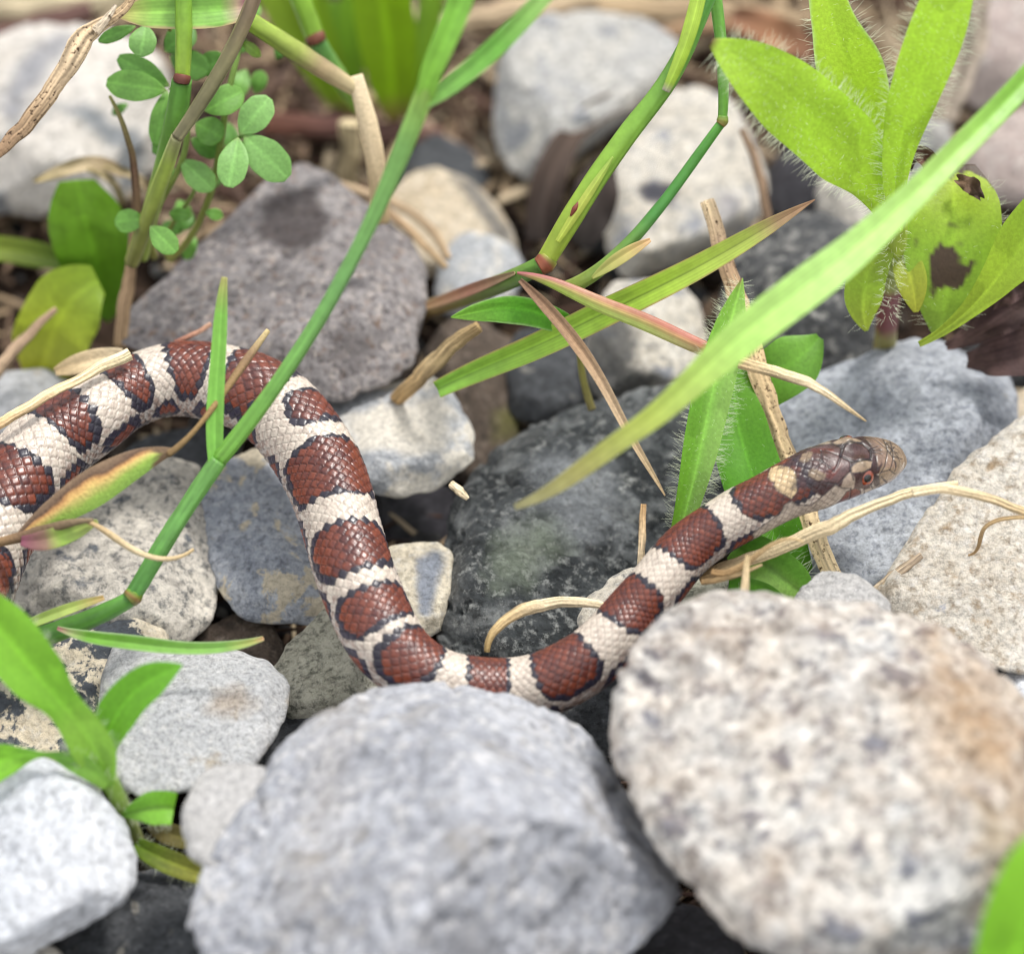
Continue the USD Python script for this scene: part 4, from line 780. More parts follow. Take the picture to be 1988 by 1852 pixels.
blade(g2, 'sheath', [(1150, 540, 20), (1205, 500, 21), (1262, 466, 20)], [6, 26, 8], [(0, (0.36, 0.4, 0.1)), (0.6, (0.42, 0.36, 0.12)), (1, (0.5, 0.3, 0.14))], look=GRASS, fold=0.4)
stem(g2, 'node', [(1398, 243, 18.2), (1402, 235, 18.2), (1403, 226, 18.2)], [9, 12, 10], [(0, (0.3, 0.2, 0.06)), (1, (0.16, 0.3, 0.05))], n=10)
stem(g2, 'stem', [(1402, 235, 18), (1404, 160, 19), (1400, 90, 20), (1392, 20, 21), (1384, -40, 22)], [9, 11, 12, 12, 12], [(0, (0.14, 0.33, 0.05)), (1, (0.15, 0.36, 0.06))])
blade(g2, 'blade', [(1004, 530, 22), (1080, 552, 23), (1160, 588, 24), (1250, 624, 25), (1340, 665, 25), (1420, 697, 24), (1500, 718, 20)], [5, 24, 32, 34, 32, 26, 8], [(0, (0.35, 0.12, 0.12)), (0.12, (0.34, 0.44, 0.08)), (0.5, (0.38, 0.44, 0.12)), (0.75, (0.42, 0.3, 0.16)), (1, (0.48, 0.26, 0.16))], side=[(0, (0.3, 0.08, 0.1)), (0.3, (0.4, 0.2, 0.1)), (0.6, (0.42, 0.13, 0.08)), (1, (0.46, 0.17, 0.11))], look=GRASS, fold=0.4, roll=180, label='red-edged yellow-green blade')
blade(g2, 'dry_blade', [(1010, 545, 24), (1060, 596, 26), (1110, 655, 27), (1170, 745, 28), (1215, 830, 29), (1255, 900, 29), (1291, 962, 28)], [10, 24, 26, 22, 18, 13, 3], [(0, (0.14, 0.08, 0.05)), (0.3, (0.27, 0.17, 0.10)), (0.6, (0.33, 0.24, 0.15)), (1, (0.44, 0.33, 0.19))], look=STRAW, fold=0.7, veins=0.3, label='withered brown blade hanging down')
blade(None or g2, 'blade', [(850, 756, 0), (950, 711, 4), (1060, 664, 9), (1160, 615, 13), (1270, 562, 17), (1380, 505, 20), (1480, 447, 22), (1582, 388, 24)], [34, 46, 52, 55, 52, 46, 33, 2], [(0, (0.2, 0.4, 0.05)), (0.3, (0.3, 0.5, 0.05)), (0.6, (0.34, 0.5, 0.05)), (0.82, (0.36, 0.44, 0.08)), (0.9, (0.34, 0.23, 0.12)), (1, (0.36, 0.2, 0.12))], look=GRASS, fold=0.5, rib=(0.62, 0.06), edge=(0.38, 0.28, 0.10), edge_w=0.12, label='long green blade with a brown tip')
t = Thing('seedling', 'small bright green spoon-shaped leaf under the red-edged grass blade', 'seedling', base_of(1120, 640, 2))
blade(t, 'leaf', [(876, 616, 12), (940, 603, 14), (1000, 600, 14), (1060, 613, 12), (1125, 640, 8)], [3, 42, 58, 52, 22], [(0, (0.26, 0.5, 0.07)), (0.5, (0.13, 0.40, 0.03)), (1, (0.12, 0.36, 0.03))], fold=0.25, edge=(0.38, 0.58, 0.22), edge_w=0.12, roll=-20)
stem(t, 'stem', [(1122, 640, 6), (1128, 710, 0), (1150, 795, -4)], [5, 7, 8], [(0, (0.3, 0.3, 0.07)), (1, (0.2, 0.17, 0.06))])

t = Thing('bent_grass', 'long pale green blade sweeping out of focus from the right edge across the dark boulder', 'grass', base_of(2050, 80, 44))
blade(t, 'blade', [(2070, 60, 54), (1965, 185, 60), (1860, 292, 66), (1760, 392, 71), (1640, 500, 75), (1520, 592, 77), (1400, 690, 77), (1280, 800, 74), (1180, 873, 70), (1090, 938, 66), (1000, 984, 62)], [46, 48, 50, 54, 68, 80, 76, 56, 42, 34, 12],
      [(0, (0.13, 0.27, 0.03)), (0.12, (0.17, 0.36, 0.04)), (0.25, (0.28, 0.46, 0.10)), (0.45, (0.40, 0.62, 0.19)), (0.62, (0.38, 0.60, 0.14)), (0.78, (0.42, 0.50, 0.10)), (0.9, (0.36, 0.34, 0.11)), (1, (0.30, 0.28, 0.14))], look=GRASS, fold=0.3, n=110)

# ------------------------------------------------------------------ hairy weeds
def weed(label, base):
    return Thing('hairy_weed', label, 'weed', base)
h1 = weed('tall hairy weed with bright lime leaves and a red-streaked stem at the upper right', base_of(1715, 720, 2))
def redstem(col, tt, x): return col
stem(h1, 'stem', [(1738, 330, 26), (1738, 400, 20), (1736, 480, 8), (1730, 545, -4), (1723, 620, -18), (1714, 725, -38)], [16, 25, 25, 23, 21, 25], [(0, (0.34, 0.5, 0.05)), (0.4, (0.38, 0.48, 0.07)), (0.55, (0.36, 0.38, 0.09)), (0.57, (0.24, 0.055, 0.055)), (0.74, (0.22, 0.06, 0.06)), (0.8, (0.32, 0.3, 0.10)), (1, (0.24, 0.14, 0.10))], streak=0.25)
L1, s1 = blade(h1, 'leaf', [(1738, 452, 20), (1706, 378, 26), (1642, 292, 33), (1550, 206, 40), (1462, 136, 45), (1380, 82, 47)], [30, 82, 150, 152, 118, 16], [(0, (0.43, 0.62, 0.05)), (0.5, (0.40, 0.62, 0.045)), (0.97, (0.40, 0.60, 0.06)), (1, (0.12, 0.05, 0.03))], fold=0.10, rib=(1.12, 0.05), wave=0.7, seed=3, m=21, n=90, veins=0.10)
L2, s2 = blade(h1, 'leaf', [(1722, 330, 14), (1676, 200, 20), (1634, 95, 24), (1606, 0, 26), (1596, -70, 27)], [30, 92, 130, 84, 60], [(0, (0.44, 0.63, 0.05)), (1, (0.43, 0.63, 0.045))], fold=0.25, rib=(1.1, 0.06), seed=5, m=21, edge=(0.5, 0.66, 0.26), edge_w=0.12, veins=0.05)
L3, s3 = blade(h1, 'leaf', [(1738, 420, 26), (1742, 310, 32), (1772, 190, 38), (1812, 80, 43), (1848, -40, 47)], [26, 62, 96, 110, 88], [(0, (0.41, 0.62, 0.05)), (1, (0.42, 0.63, 0.05))], fold=0.15, rib=(1.1, 0.06), seed=7, m=21, wave=0.3, veins=0.07)
L4, s4 = blade(h1, 'leaf', [(1718, 425, 9), (1692, 500, 10), (1676, 575, 8), (1682, 642, 5)], [36, 78, 76, 8], [(0, (0.34, 0.44, 0.035)), (0.6, (0.30, 0.45, 0.04)), (1, (0.34, 0.42, 0.05))], fold=0.2, seed=9)
def rust(col, tt, x):
    T_, X_ = np.meshgrid(tt, x, indexing='ij')
    n_ = meshkit.fbm(np.stack([T_ * 9, X_ * 4, T_ * 0], -1), 3, 6) - 0.5
    a = np.clip(1.5 - np.hypot((T_ - 0.40) / 0.125, (X_ + 0.10) / 0.36) + 2.6 * n_, 0, 0.33) / 0.33
    b = np.clip((T_ - 0.93 + 0.3 * n_) / 0.03, 0, 1)
    e = np.maximum(a, b)[..., None]
    return col * (1 - e) + np.array([0.085, 0.055, 0.035]) * e
L5, s5 = blade(h1, 'leaf', [(1822, 652, 2), (1838, 570, 7), (1848, 490, 9), (1852, 400, 8), (1848, 322, 5)], [26, 130, 190, 178, 90], [(0, (0.30, 0.46, 0.06)), (0.5, (0.28, 0.46, 0.035)), (1, (0.36, 0.46, 0.03))], fold=0.12, seed=11, m=25, n=90, wave=0.5, tweak=rust, label='wide leaf with a brown dead spot')
blade(h1, 'leaf', [(1742, 470, 8), (1768, 540, 9), (1778, 606, 8)], [26, 62, 10], [(0, (0.34, 0.44, 0.04)), (1, (0.38, 0.40, 0.04))], fold=0.2, seed=12)
L6, s6 = blade(h1, 'leaf', [(1785, 668, 8), (1850, 628, 12), (1920, 560, 17), (1985, 478, 20), (2070, 390, 20)], [12, 30, 70, 116, 120], [(0, (0.34, 0.44, 0.05)), (0.5, (0.36, 0.50, 0.04)), (1, (0.30, 0.48, 0.03))], fold=0.45, seed=13, rib=(1.2, 0.08))
HL = 0.0030
for Lx, sx, c1_, c2_ in ((L1, s1, 330, 420), (L2, s2, 150, 90), (L3, s3, 260, 260), (L4, s4, 40, 20), (L5, s5, 90, 40)):
    curves(Lx, 'hairs', hairs_on(sx, rng, c1_, HL * 0.85, 'edge', 0.03, 0.97) + hairs_on(sx, rng, c2_, HL * 0.4, 'face', 0.05, 0.95), 0.000055, HAIR)
curves(h1, 'stem_hairs', hairs_stem([(1738, 400, 22), (1736, 480, 18), (1730, 545, 14), (1723, 620, 9)], [25, 24, 22, 21], rng, 200, 0.0016), 0.00005, HAIR)
tip_ = Thing('dead_leaf', 'curled dark brown leaf scrap stuck above the hairy weed leaf with the dead spot', 'leaf', base_of(1790, 320, 6))
blade(tip_, 'leaf', [(1762, 330, 8), (1782, 300, 10), (1806, 318, 10), (1812, 350, 8)], [14, 34, 36, 10], [(0, DBRN), (0.6, (0.10, 0.05, 0.035)), (1, BRN)], look=STRAW, fold=0.6, wave=1.0)
blade(tip_, 'leaf', [(1862, 350, 10), (1885, 362, 12), (1902, 382, 11)], [10, 34, 8], [(0, BRN), (1, DBRN)], look=STRAW, fold=0.6, wave=1.0)

h2 = weed('hairy weed with an upright narrow leaf behind the neck of the snake', base_of(1460, 1150, 8))
M1, q1 = blade(h2, 'leaf', [(1318, 1035, 15), (1342, 950, 20), (1364, 850, 25), (1386, 750, 28), (1412, 650, 28), (1441, 540, 28)], [34, 56, 72, 76, 60, 3], [(0, (0.24, 0.48, 0.05)), (0.5, (0.21, 0.47, 0.05)), (0.95, (0.24, 0.46, 0.06)), (1, (0.3, 0.15, 0.1))], fold=0.40, rib=(1.45, 0.12), side=[(0, (0.36, 0.58, 0.16)), (1, (0.3, 0.52, 0.10))], seed=15, m=19, n=90, label='upright narrow hairy leaf')
curves(M1, 'hairs', hairs_on(q1, rng, 420, 0.0021, 'edge', 0.02, 0.99) + hairs_on(q1, rng, 160, 0.0010, 'face', 0.05, 0.95), 0.00005, HAIR)
M2, q2 = blade(h2, 'leaf', [(1560, 1165, 8), (1510, 1060, 12), (1466, 940, 12), (1434, 830, 10), (1428, 715, 8)], [60, 112, 122, 112, 40], [(0, (0.13, 0.34, 0.03)), (0.5, (0.12, 0.36, 0.025)), (1, (0.18, 0.42, 0.04))], fold=0.2, seed=17, wave=0.6, rib=(1.25, 0.05))
M3, q3 = blade(h2, 'leaf', [(1425, 800, 2), (1490, 740, 4), (1545, 700, 4), (1590, 655, 2)], [50, 100, 112, 18], [(0, (0.15, 0.36, 0.035)), (1, (0.17, 0.38, 0.04))], fold=0.15, seed=19, wave=0.4)
M4, q4 = blade(h2, 'leaf', [(1430, 1060, 24), (1485, 1095, 26), (1535, 1132, 26), (1578, 1168, 25)], [60, 92, 84, 14], [(0, (0.13, 0.36, 0.03)), (1, (0.2, 0.44, 0.06))], fold=0.35, seed=21, rib=(0.7, 0.1), side=[(0, (0.2, 0.42, 0.05)), (1, (0.34, 0.55, 0.12))])
M5, q5 = blade(h2, 'leaf', [(1415, 1140, 26), (1470, 1155, 28), (1530, 1178, 28)], [40, 56, 14], [(0, (0.09, 0.27, 0.02)), (1, (0.13, 0.33, 0.03))], fold=0.4, seed=23)
curves(M4, 'hairs', hairs_on(q4, rng, 120, 0.0022, 'edge'), 0.00005, HAIR)
curves(M2, 'hairs', hairs_on(q2, rng, 120, 0.0012, 'face'), 0.00004, HAIR)

h3 = weed('young hairy weed with five leaves sprouting beside the pale boulder in the lower left', base_of(270, 1660, 40))
stem(h3, 'stem', [(280, 1660, 42), (252, 1600, 48), (226, 1545, 53), (205, 1500, 56)], [14, 16, 18, 18], [(0, (0.16, 0.12, 0.06)), (0.35, (0.2, 0.24, 0.07)), (1, (0.24, 0.42, 0.06))])
N1, r1_ = blade(h3, 'leaf', [(208, 1520, 57), (180, 1450, 60), (142, 1392, 63), (92, 1332, 65), (30, 1258, 66), (-40, 1180, 66)], [26, 84, 70, 112, 122, 90], [(0, (0.22, 0.42, 0.05)), (0.3, (0.26, 0.48, 0.06)), (0.42, (0.20, 0.44, 0.035)), (1, (0.22, 0.47, 0.03))], fold=0.25, seed=25, m=19, wave=0.4)
N2, r2_ = blade(h3, 'leaf', [(214, 1525, 57), (206, 1445, 58), (236, 1372, 60), (290, 1322, 62), (354, 1291, 63)], [18, 48, 80, 72, 4], [(0, (0.2, 0.42, 0.04)), (0.5, (0.17, 0.42, 0.03)), (1, (0.16, 0.42, 0.03))], fold=0.25, seed=27, rib=(1.3, 0.07))
N3, r3_ = blade(h3, 'leaf', [(208, 1525, 58), (150, 1480, 60), (106, 1464, 61), (50, 1464, 62), (-50, 1494, 62)], [20, 42, 22, 62, 96], [(0, (0.2, 0.38, 0.05)), (0.4, (0.16, 0.36, 0.05)), (0.55, (0.24, 0.5, 0.05)), (1, (0.22, 0.50, 0.03))], fold=0.3, seed=29, roll=[0, 0, 60, 10, 0])
N4, r4_ = blade(h3, 'leaf', [(238, 1582, 52), (275, 1571, 54), (312, 1566, 55), (338, 1568, 55)], [6, 40, 66, 62], [(0, (0.24, 0.48, 0.08)), (1, (0.20, 0.46, 0.03))], fold=0.55, seed=31, rib=(0.65, 0.12))
N5, r5_ = blade(h3, 'leaf', [(258, 1635, 46), (320, 1668, 48), (408, 1700, 48)], [26, 48, 34], [(0, (0.15, 0.28, 0.03)), (0.6, (0.25, 0.28, 0.04)), (1, (0.33, 0.32, 0.05))], fold=0.35, seed=33, rib=(1.4, 0.1), veins=0.25)
blade(h3, 'leaf', [(290, 1600, 42), (330, 1618, 44), (380, 1632, 44)], [20, 44, 30], [(0, (0.17, 0.13, 0.05)), (1, (0.22, 0.2, 0.05))], fold=0.3, seed=35)
for Lx, sx, k1 in ((N1, r1_, 180), (N2, r2_, 130), (N3, r3_, 90), (N4, r4_, 60), (N5, r5_, 70)):
    curves(Lx, 'hairs', hairs_on(sx, rng, k1, 0.0014, 'edge'), 0.00005, HAIR)
curves(h3, 'stem_hairs', hairs_stem([(280, 1660, 42), (252, 1600, 48), (226, 1545, 53), (205, 1500, 56)], [14, 16, 18, 18], rng, 160, 0.0017), 0.00005, HAIR)

h4 = weed('bright green leaf cut off by the lower right corner in front of the granite boulder', base_of(1960, 1960, 92))
blade(h4, 'leaf', [(1945, 1960, 132), (1978, 1830, 138), (2030, 1715, 140), (2100, 1600, 138)], [90, 165, 185, 70], [(0, (0.22, 0.48, 0.03)), (1, (0.26, 0.54, 0.03))], fold=0.2, seed=37)

# ------------------------------------------------------------------ clover
cl = Thing('clover', 'clump of clover with small oval leaflets in the upper left', 'clover', base_of(330, 500, -20))
CG, CD = (0.19, 0.40, 0.08), (0.115, 0.27, 0.05)
for pts, r in (([(330, 505, -22), (392, 420, -14), (425, 300, -6), (440, 200, 0), (458, 120, 2), (475, 50, 0)], [7, 7, 7, 7, 6, 5]), ([(300, 500, -20), (300, 420, -10), (350, 320, -4), (352, 200, 0), (330, 172, 2)], [7, 6, 6, 6, 4]),
               ([(428, 300, -6), (448, 280, -2), (470, 264, 2)], [5, 4, 4]), ([(330, 505, -22), (345, 420, -16), (380, 360, -8), (352, 310, -6)], [6, 5, 4, 3]), ([(330, 60, 0), (320, 40, 2), (286, 48, 2)], [4, 4, 3])):
    stem(cl, 'stem', pts, r, [(0, (0.22, 0.22, 0.05)), (1, (0.17, 0.3, 0.06))], n=40, sides=10)
LEAFLETS = [((322, 176), (208, 160), 60, CG, 2), ((328, 168), (230, 112), 48, CD, 0), ((283, 50), (272, 110), 54, (0.25, 0.47, 0.14), 6), ((262, 52), (192, 80), 28, CD, 4), ((320, 100), (375, 55), 56, CD, -6), ((330, 110), (405, 140), 56, CD, -8),
            ((398, 216), (470, 178), 58, CG, 2), ((466, 262), (522, 190), 62, (0.25, 0.47, 0.14), 4), ((462, 268), (444, 364), 60, (0.25, 0.47, 0.14), 5), ((474, 264), (558, 346), 72, (0.25, 0.47, 0.14), 4), ((380, 240), (432, 268), 56, CG, -2), ((372, 270), (425, 300), 40, CD, -6),
            ((352, 312), (414, 368), 52, (0.25, 0.47, 0.14), -4), ((292, 440), (342, 490), 46, (0.22, 0.44, 0.10), 2), ((280, 425), (224, 432), 46, CG, -4), ((324, 176), (302, 282), 42, CG, -2), ((345, 230), (300, 300), 36, CD, -8), ((400, 412), (432, 420), 24, CG, -10), ((372, 420), (330, 415), 28, CG, -12), ((380, 130), (440, 120), 50, CD, -8), ((470, 80), (505, 110), 22, (0.26, 0.4, 0.08), 0), ((340, 330), (300, 345), 40, CD, -10)]
lr = np.random.default_rng(5)
for _ in range(22):
    u_, v_ = lr.uniform(230, 540), lr.uniform(30, 480); a_ = lr.uniform(0, 2 * np.pi); L_ = lr.uniform(32, 66)
    if u_ > 400 and v_ > 330: continue
    LEAFLETS.append(((u_, v_), (u_ + L_ * math.cos(a_), v_ + L_ * math.sin(a_)), L_ * lr.uniform(0.6, 0.8), (CD, CG)[int(lr.integers(0, 2))], lr.uniform(-34, -16)))
for k, (a, b, wd, c, w) in enumerate(LEAFLETS):
    a_, b_ = np.array(a, float), np.array(b, float); m_ = (a_ + b_) / 2
    tilt_ = ((k * 37) % 11 - 5) * 0.5
    blade(cl, 'leaflet', [(*a_, w), (*(a_ * 0.75 + b_ * 0.25), w + 1), (*m_, w + 1.2 + tilt_ * 0.3), (*(a_ * 0.25 + b_ * 0.75), w + 0.8 + tilt_ * 0.6), (*b_, w + tilt_)], [4, wd * 0.72, wd, wd * 0.92, wd * 0.28], [(0, (0.3, 0.42, 0.15)), (0.1, c), (1, c)], fold=0.12, seed=40 + k, n=28, m=11, veins=0.05)

g3 = Thing('grass_stalk', 'upright green grass stalk with a dark ring standing in the clover', 'grass', base_of(275, 500, -14))
stem(g3, 'stem', [(356, -40, 16), (357, 60, 14), (355, 150, 12)], [16, 17, 15], [(0, (0.2, 0.40, 0.05)), (1, (0.28, 0.42, 0.05))])
stem(g3, 'node', [(355, 146, 12.4), (354, 152, 12.4), (353, 159, 12.2)], [16, 17.5, 17], [(0, (0.2, 0.06, 0.04)), (1, (0.10, 0.035, 0.025))], n=10)
stem(g3, 'stem', [(353, 156, 11), (345, 215, 8), (330, 280, 4), (302, 380, -4), (274, 500, -14)], [20, 22, 19, 17, 16], [(0, (0.10, 0.26, 0.04)), (0.4, (0.13, 0.28, 0.04)), (0.6, (0.26, 0.36, 0.07)), (1, (0.24, 0.30, 0.06))])
g4 = Thing('grass_stalk', 'slanting purple-brown grass stalk crossing the clover', 'grass', base_of(258, 505, -10))
stem(g4, 'stem', [(505, -40, 22), (470, 55, 20), (412, 165, 16), (344, 268, 12)], [15, 15, 15, 12], [(0, (0.20, 0.13, 0.09)), (0.5, (0.22, 0.20, 0.10)), (1, (0.22, 0.2, 0.11))], streak=0.35)
stem(g4, 'stem', [(344, 266, 12), (312, 355, 4), (276, 455, -6), (256, 510, -12)], [12, 16, 16, 15], [(0, (0.3, 0.3, 0.14)), (0.2, (0.3, 0.40, 0.07)), (1, (0.24, 0.24, 0.07))], streak=0.3)
t = Thing('bent_grass', 'short green blade with pink edges lying across the top of the clover', 'grass', base_of(240, 30, 6))
blade(t, 'blade', [(222, 26, 10), (300, 24, 12), (380, 22, 12), (478, 12, 10)], [14, 66, 72, 52], [(0, (0.42, 0.32, 0.12)), (0.3, (0.24, 0.44, 0.08)), (0.8, (0.2, 0.42, 0.07)), (0.93, (0.4, 0.3, 0.2)), (1, (0.24, 0.08, 0.12))], look=GRASS, fold=0.3, edge=(0.5, 0.36, 0.2), edge_w=0.14, seed=50, veins=0.14)
g5 = Thing('grass_stalk', 'bent green stalk that turns into a broken pale straw in the upper left centre', 'grass', base_of(738, 420, -20))
stem(g5, 'stem', [(470, 30, 4), (560, 90, 0), (622, 130, -4), (698, 178, -8)], [17, 20, 20, 14], [(0, (0.28, 0.42, 0.05)), (0.45, (0.3, 0.36, 0.08)), (0.65, (0.42, 0.32, 0.18)), (1, (0.62, 0.52, 0.3))], streak=0.3)
stem(g5, 'straw', [(690, 148, -7), (712, 230, -8), (730, 320, -12), (740, 430, -20)], [15, 20, 19, 17], [(0, TANL), (0.5, (0.64, 0.5, 0.32)), (1, TANS)], look=STRAW, flat=0.6)
g6 = Thing('grass_stalk', 'green stalk with a purple ring in the blurred tuft at the top left centre', 'grass', base_of(690, 200, -40))
stem(g6, 'stem', [(560, -50, -16), (596, 30, -20), (612, 72, -22)], [18, 20, 19], [(0, (0.22, 0.40, 0.04)), (1, (0.24, 0.42, 0.05))])
stem(g6, 'node', [(610, 68, -21.6), (613, 74, -21.6), (617, 82, -21.8)], [20, 21, 19], [(0, (0.2, 0.07, 0.04)), (1, (0.14, 0.05, 0.03))], n=10)
stem(g6, 'stem', [(614, 76, -22), (645, 130, -30), (700, 210, -42)], [18, 18, 16], [(0, (0.14, 0.36, 0.09)), (1, (0.24, 0.38, 0.04))])
tuft = Thing('grass_tuft', 'blurred tuft of broad yellow-green blades at the top left centre', 'grass', base_of(730, 230, -105))
for k, (pts, wd, c) in enumerate([([(764, 240, -102), (758, 120, -88), (742, 0, -74), (735, -80, -66)], [16, 96, 116, 100], (0.30, 0.48, 0.02)), ([(690, 230, -104), (640, 110, -92), (590, -60, -80)], [14, 50, 60], (0.26, 0.42, 0.03)), ([(700, 230, -104), (680, 120, -94), (705, -40, -84)], [14, 56, 60], (0.2, 0.36, 0.03)),
                                  ([(790, 235, -104), (818, 110, -92), (848, -60, -80)], [14, 46, 50], (0.26, 0.42, 0.05)), ([(676, 235, -106), (620, 150, -98), (520, -30, -86)], [14, 50, 60], (0.24, 0.36, 0.03)), ([(720, 240, -108), (660, 150, -104), (640, 0, -98)], [14, 60, 70], (0.16, 0.30, 0.03))]):
    blade(tuft, 'blade', pts, wd, [(0, (0.3, 0.2, 0.1)), (0.2, c), (1, c)], fold=0.35, seed=60 + k, m=9, n=40)

lp = Thing('leafy_weed', 'blurred low weed with one green and one yellowing leaf at the left edge', 'weed', base_of(140, 720, -60))
blade(lp, 'leaf', [(185, 610, -46), (190, 520, -38), (170, 440, -32), (150, 350, -28)], [60, 138, 150, 70], [(0, (0.13, 0.28, 0.02)), (1, (0.16, 0.33, 0.02))], fold=0.15, seed=70, wave=0.5)
blade(lp, 'leaf', [(75, 735, -40), (100, 660, -34), (135, 590, -30), (190, 545, -30)], [60, 150, 150, 60], [(0, (0.44, 0.46, 0.05)), (0.5, (0.38, 0.46, 0.04)), (1, (0.26, 0.40, 0.03))], fold=0.15, seed=72, wave=0.6, label='yellowing leaf')
blade(lp, 'leaf', [(160, 520, -48), (80, 496, -46), (-40, 480, -44)], [20, 50, 46], [(0, (0.06, 0.12, 0.02)), (1, (0.22, 0.28, 0.03))], fold=0.3, seed=74)
stem(lp, 'stem', [(185, 610, -46), (160, 690, -54), (140, 740, -60)], [8, 9, 10], [(0, (0.2, 0.25, 0.05)), (1, (0.2, 0.15, 0.07))])

# ------------------------------------------------------------------ dry stems, straws and leaf scraps
SPOT = mat('spotted_straw', {'c': ('attribute', {'attribute': 'col'}), 'g': ('geometry', {}), 'n': ('noise_texture', {'scale': 1150.0, 'detail': 3.0, 'roughness': 0.6}), 'r': ('rgb_ramp', {'ramp': [(0.33, (0.13, 0.09, 0.06)), (0.43, (1, 1, 1))]}),
                             'm': ('mix', {'mix_type': 'multiply', 'fac': 1.0}), 'b': ('bump', {'strength': 0.6, 'distance': 0.0005}), 'p': ('principled_bsdf', {'roughness': 0.65, 'specular_ior_level': 0.25})},
           [('c.color', 'm.color1'), ('g.position', 'n.vector'), ('n.fac', 'r.fac'), ('r.color', 'm.color2'), ('m.color', 'p.base_color'), ('n.fac', 'b.height'), ('b.normal', 'p.normal')])
def straw(label, pts, radii, stops, name='straw', cat='straw', look=None, extra=(), group=None, **kw):
    t_ = Thing(name, label, cat, pw(*pts[0]), group)
    a = dict(ridges=0.11, nr=7, streak=0.6, wob=0.22, flat=0.6, sides=28, kink=0.4); a.update(kw)
    stem(t_, 'stem', pts, radii, stops, look=look or STRAW, **a)
    for nm, p2, r2_, s2_ in extra: stem(t_, nm, p2, r2_, s2_, look=look or STRAW, **a)
    return t_
straw('weathered tan twig with a forked end hanging in from the left edge at the top', [(-30, 330, 30), (40, 252, 30), (72, 218, 30), (130, 130, 30), (178, 62, 30), (212, 40, 30), (262, -20, 30)], [6, 13, 16, 17, 22, 10, 7], [(0, (0.2, 0.12, 0.07)), (0.3, (0.32, 0.22, 0.13)), (0.6, (0.55, 0.42, 0.27)), (1, (0.36, 0.25, 0.14))], name='dry_twig', cat='twig', look=SPOT, extra=[('fork', [(188, 62, 31), (208, 36, 32), (224, 10, 32)], [10, 7, 3], [(0, (0.55, 0.45, 0.32)), (1, (0.5, 0.42, 0.32))])], seed=3)
straw('thin brown stalk in front of the white boulder beside the clover', [(213, 186, 2), (238, 240, 0), (262, 330, -6), (264, 420, -12), (250, 540, -18), (238, 670, -24)], [3, 6, 8, 9, 13, 12], [(0, (0.2, 0.2, 0.07)), (0.3, (0.16, 0.09, 0.06)), (0.6, (0.3, 0.2, 0.12)), (1, (0.38, 0.26, 0.15))], name='dry_stalk', cat='stalk')
straw('pale straw leaning on the left coil of the snake from the left edge', [(-40, 842, 25), (60, 786, 23), (150, 737, 18), (250, 686, 12)], [10, 10, 9, 12], [(0, (0.55, 0.38, 0.2)), (0.5, (0.62, 0.47, 0.28)), (1, (0.66, 0.56, 0.36))])
t = Thing('dry_leaf', 'pale dry leaf scrap behind the upper edge of the left coil', 'leaf', base_of(120, 720, -10))
blade(t, 'leaf', [(108, 722, -6), (170, 702, -4), (240, 688, -4)], [16, 42, 22], [(0, TANS), (1, TANL)], look=STRAW, fold=0.3, veins=0.2)
dl = Thing('dry_leaf', 'discoloured leaf, brown orange and green, hanging across the left coil of the snake', 'leaf', base_of(40, 1040, 36))
def motley(col, tt, x):
    T_, X_ = np.meshgrid(tt, x, indexing='ij'); n_ = meshkit.fbm(np.stack([T_ * 8, X_ * 2.2, T_ * 0 + 3], -1), 3, 12) - 0.5
    y = X_ + 0.5 * n_ - 0.55 * np.clip(T_ - 0.62, 0, 1) * 2.6
    c = ramp(y, [(-1, (0.22, 0.36, 0.07)), (-0.55, (0.28, 0.42, 0.08)), (-0.1, (0.52, 0.42, 0.08)), (0.12, (0.60, 0.34, 0.07)), (0.32, (0.42, 0.2, 0.06)), (0.45, (0.10, 0.06, 0.04)), (1, (0.20, 0.135, 0.085))]) if False else ramp(-y, [(-1, (0.20, 0.135, 0.085)), (-0.45, (0.10, 0.06, 0.04)), (-0.32, (0.38, 0.2, 0.08)), (-0.12, (0.55, 0.36, 0.13)), (0.1, (0.50, 0.43, 0.14)), (0.55, (0.28, 0.42, 0.08)), (1, (0.22, 0.36, 0.07))])
    e = np.clip((T_ - 0.86 + 0.2 * n_) / 0.05, 0, 1)[..., None]
    return c * (1 - e) + np.array([0.13, 0.085, 0.05]) * e
blade(dl, 'leaf', [(36, 1042, 38), (110, 992, 40), (200, 935, 41), (280, 892, 41), (336, 876, 40)], [16, 56, 74, 58, 14], [(0, BRN), (1, BRN)], look=STRAW, fold=0.3, roll=180, tweak=motley, m=21, n=80)
blade(dl, 'leaf', [(42, 1050, 41), (80, 1050, 42), (130, 1036, 42), (190, 1012, 42)], [18, 40, 36, 8], [(0, (0.22, 0.06, 0.10)), (0.3, (0.24, 0.14, 0.1)), (0.5, (0.26, 0.40, 0.06)), (1, (0.3, 0.34, 0.1))], look=GRASS, fold=0.3, label='purple-ended green underside')
stem(dl, 'stalk', [(-40, 1064, 36), (0, 1052, 37), (50, 1040, 38), (110, 1022, 42), (180, 1010, 43)], [8, 10, 12, 9, 4], [(0, TAND), (0.4, (0.16, 0.1, 0.06)), (1, (0.2, 0.15, 0.09))], look=STRAW)
stem(dl, 'stalk', [(326, 882, 40), (372, 842, 40), (420, 782, 38), (462, 722, 34), (520, 642, 28)], [7, 5, 7, 9, 5], [(0, (0.2, 0.13, 0.06)), (0.5, (0.26, 0.17, 0.07)), (0.8, (0.22, 0.14, 0.08)), (1, (0.5, 0.4, 0.2))], look=STRAW)
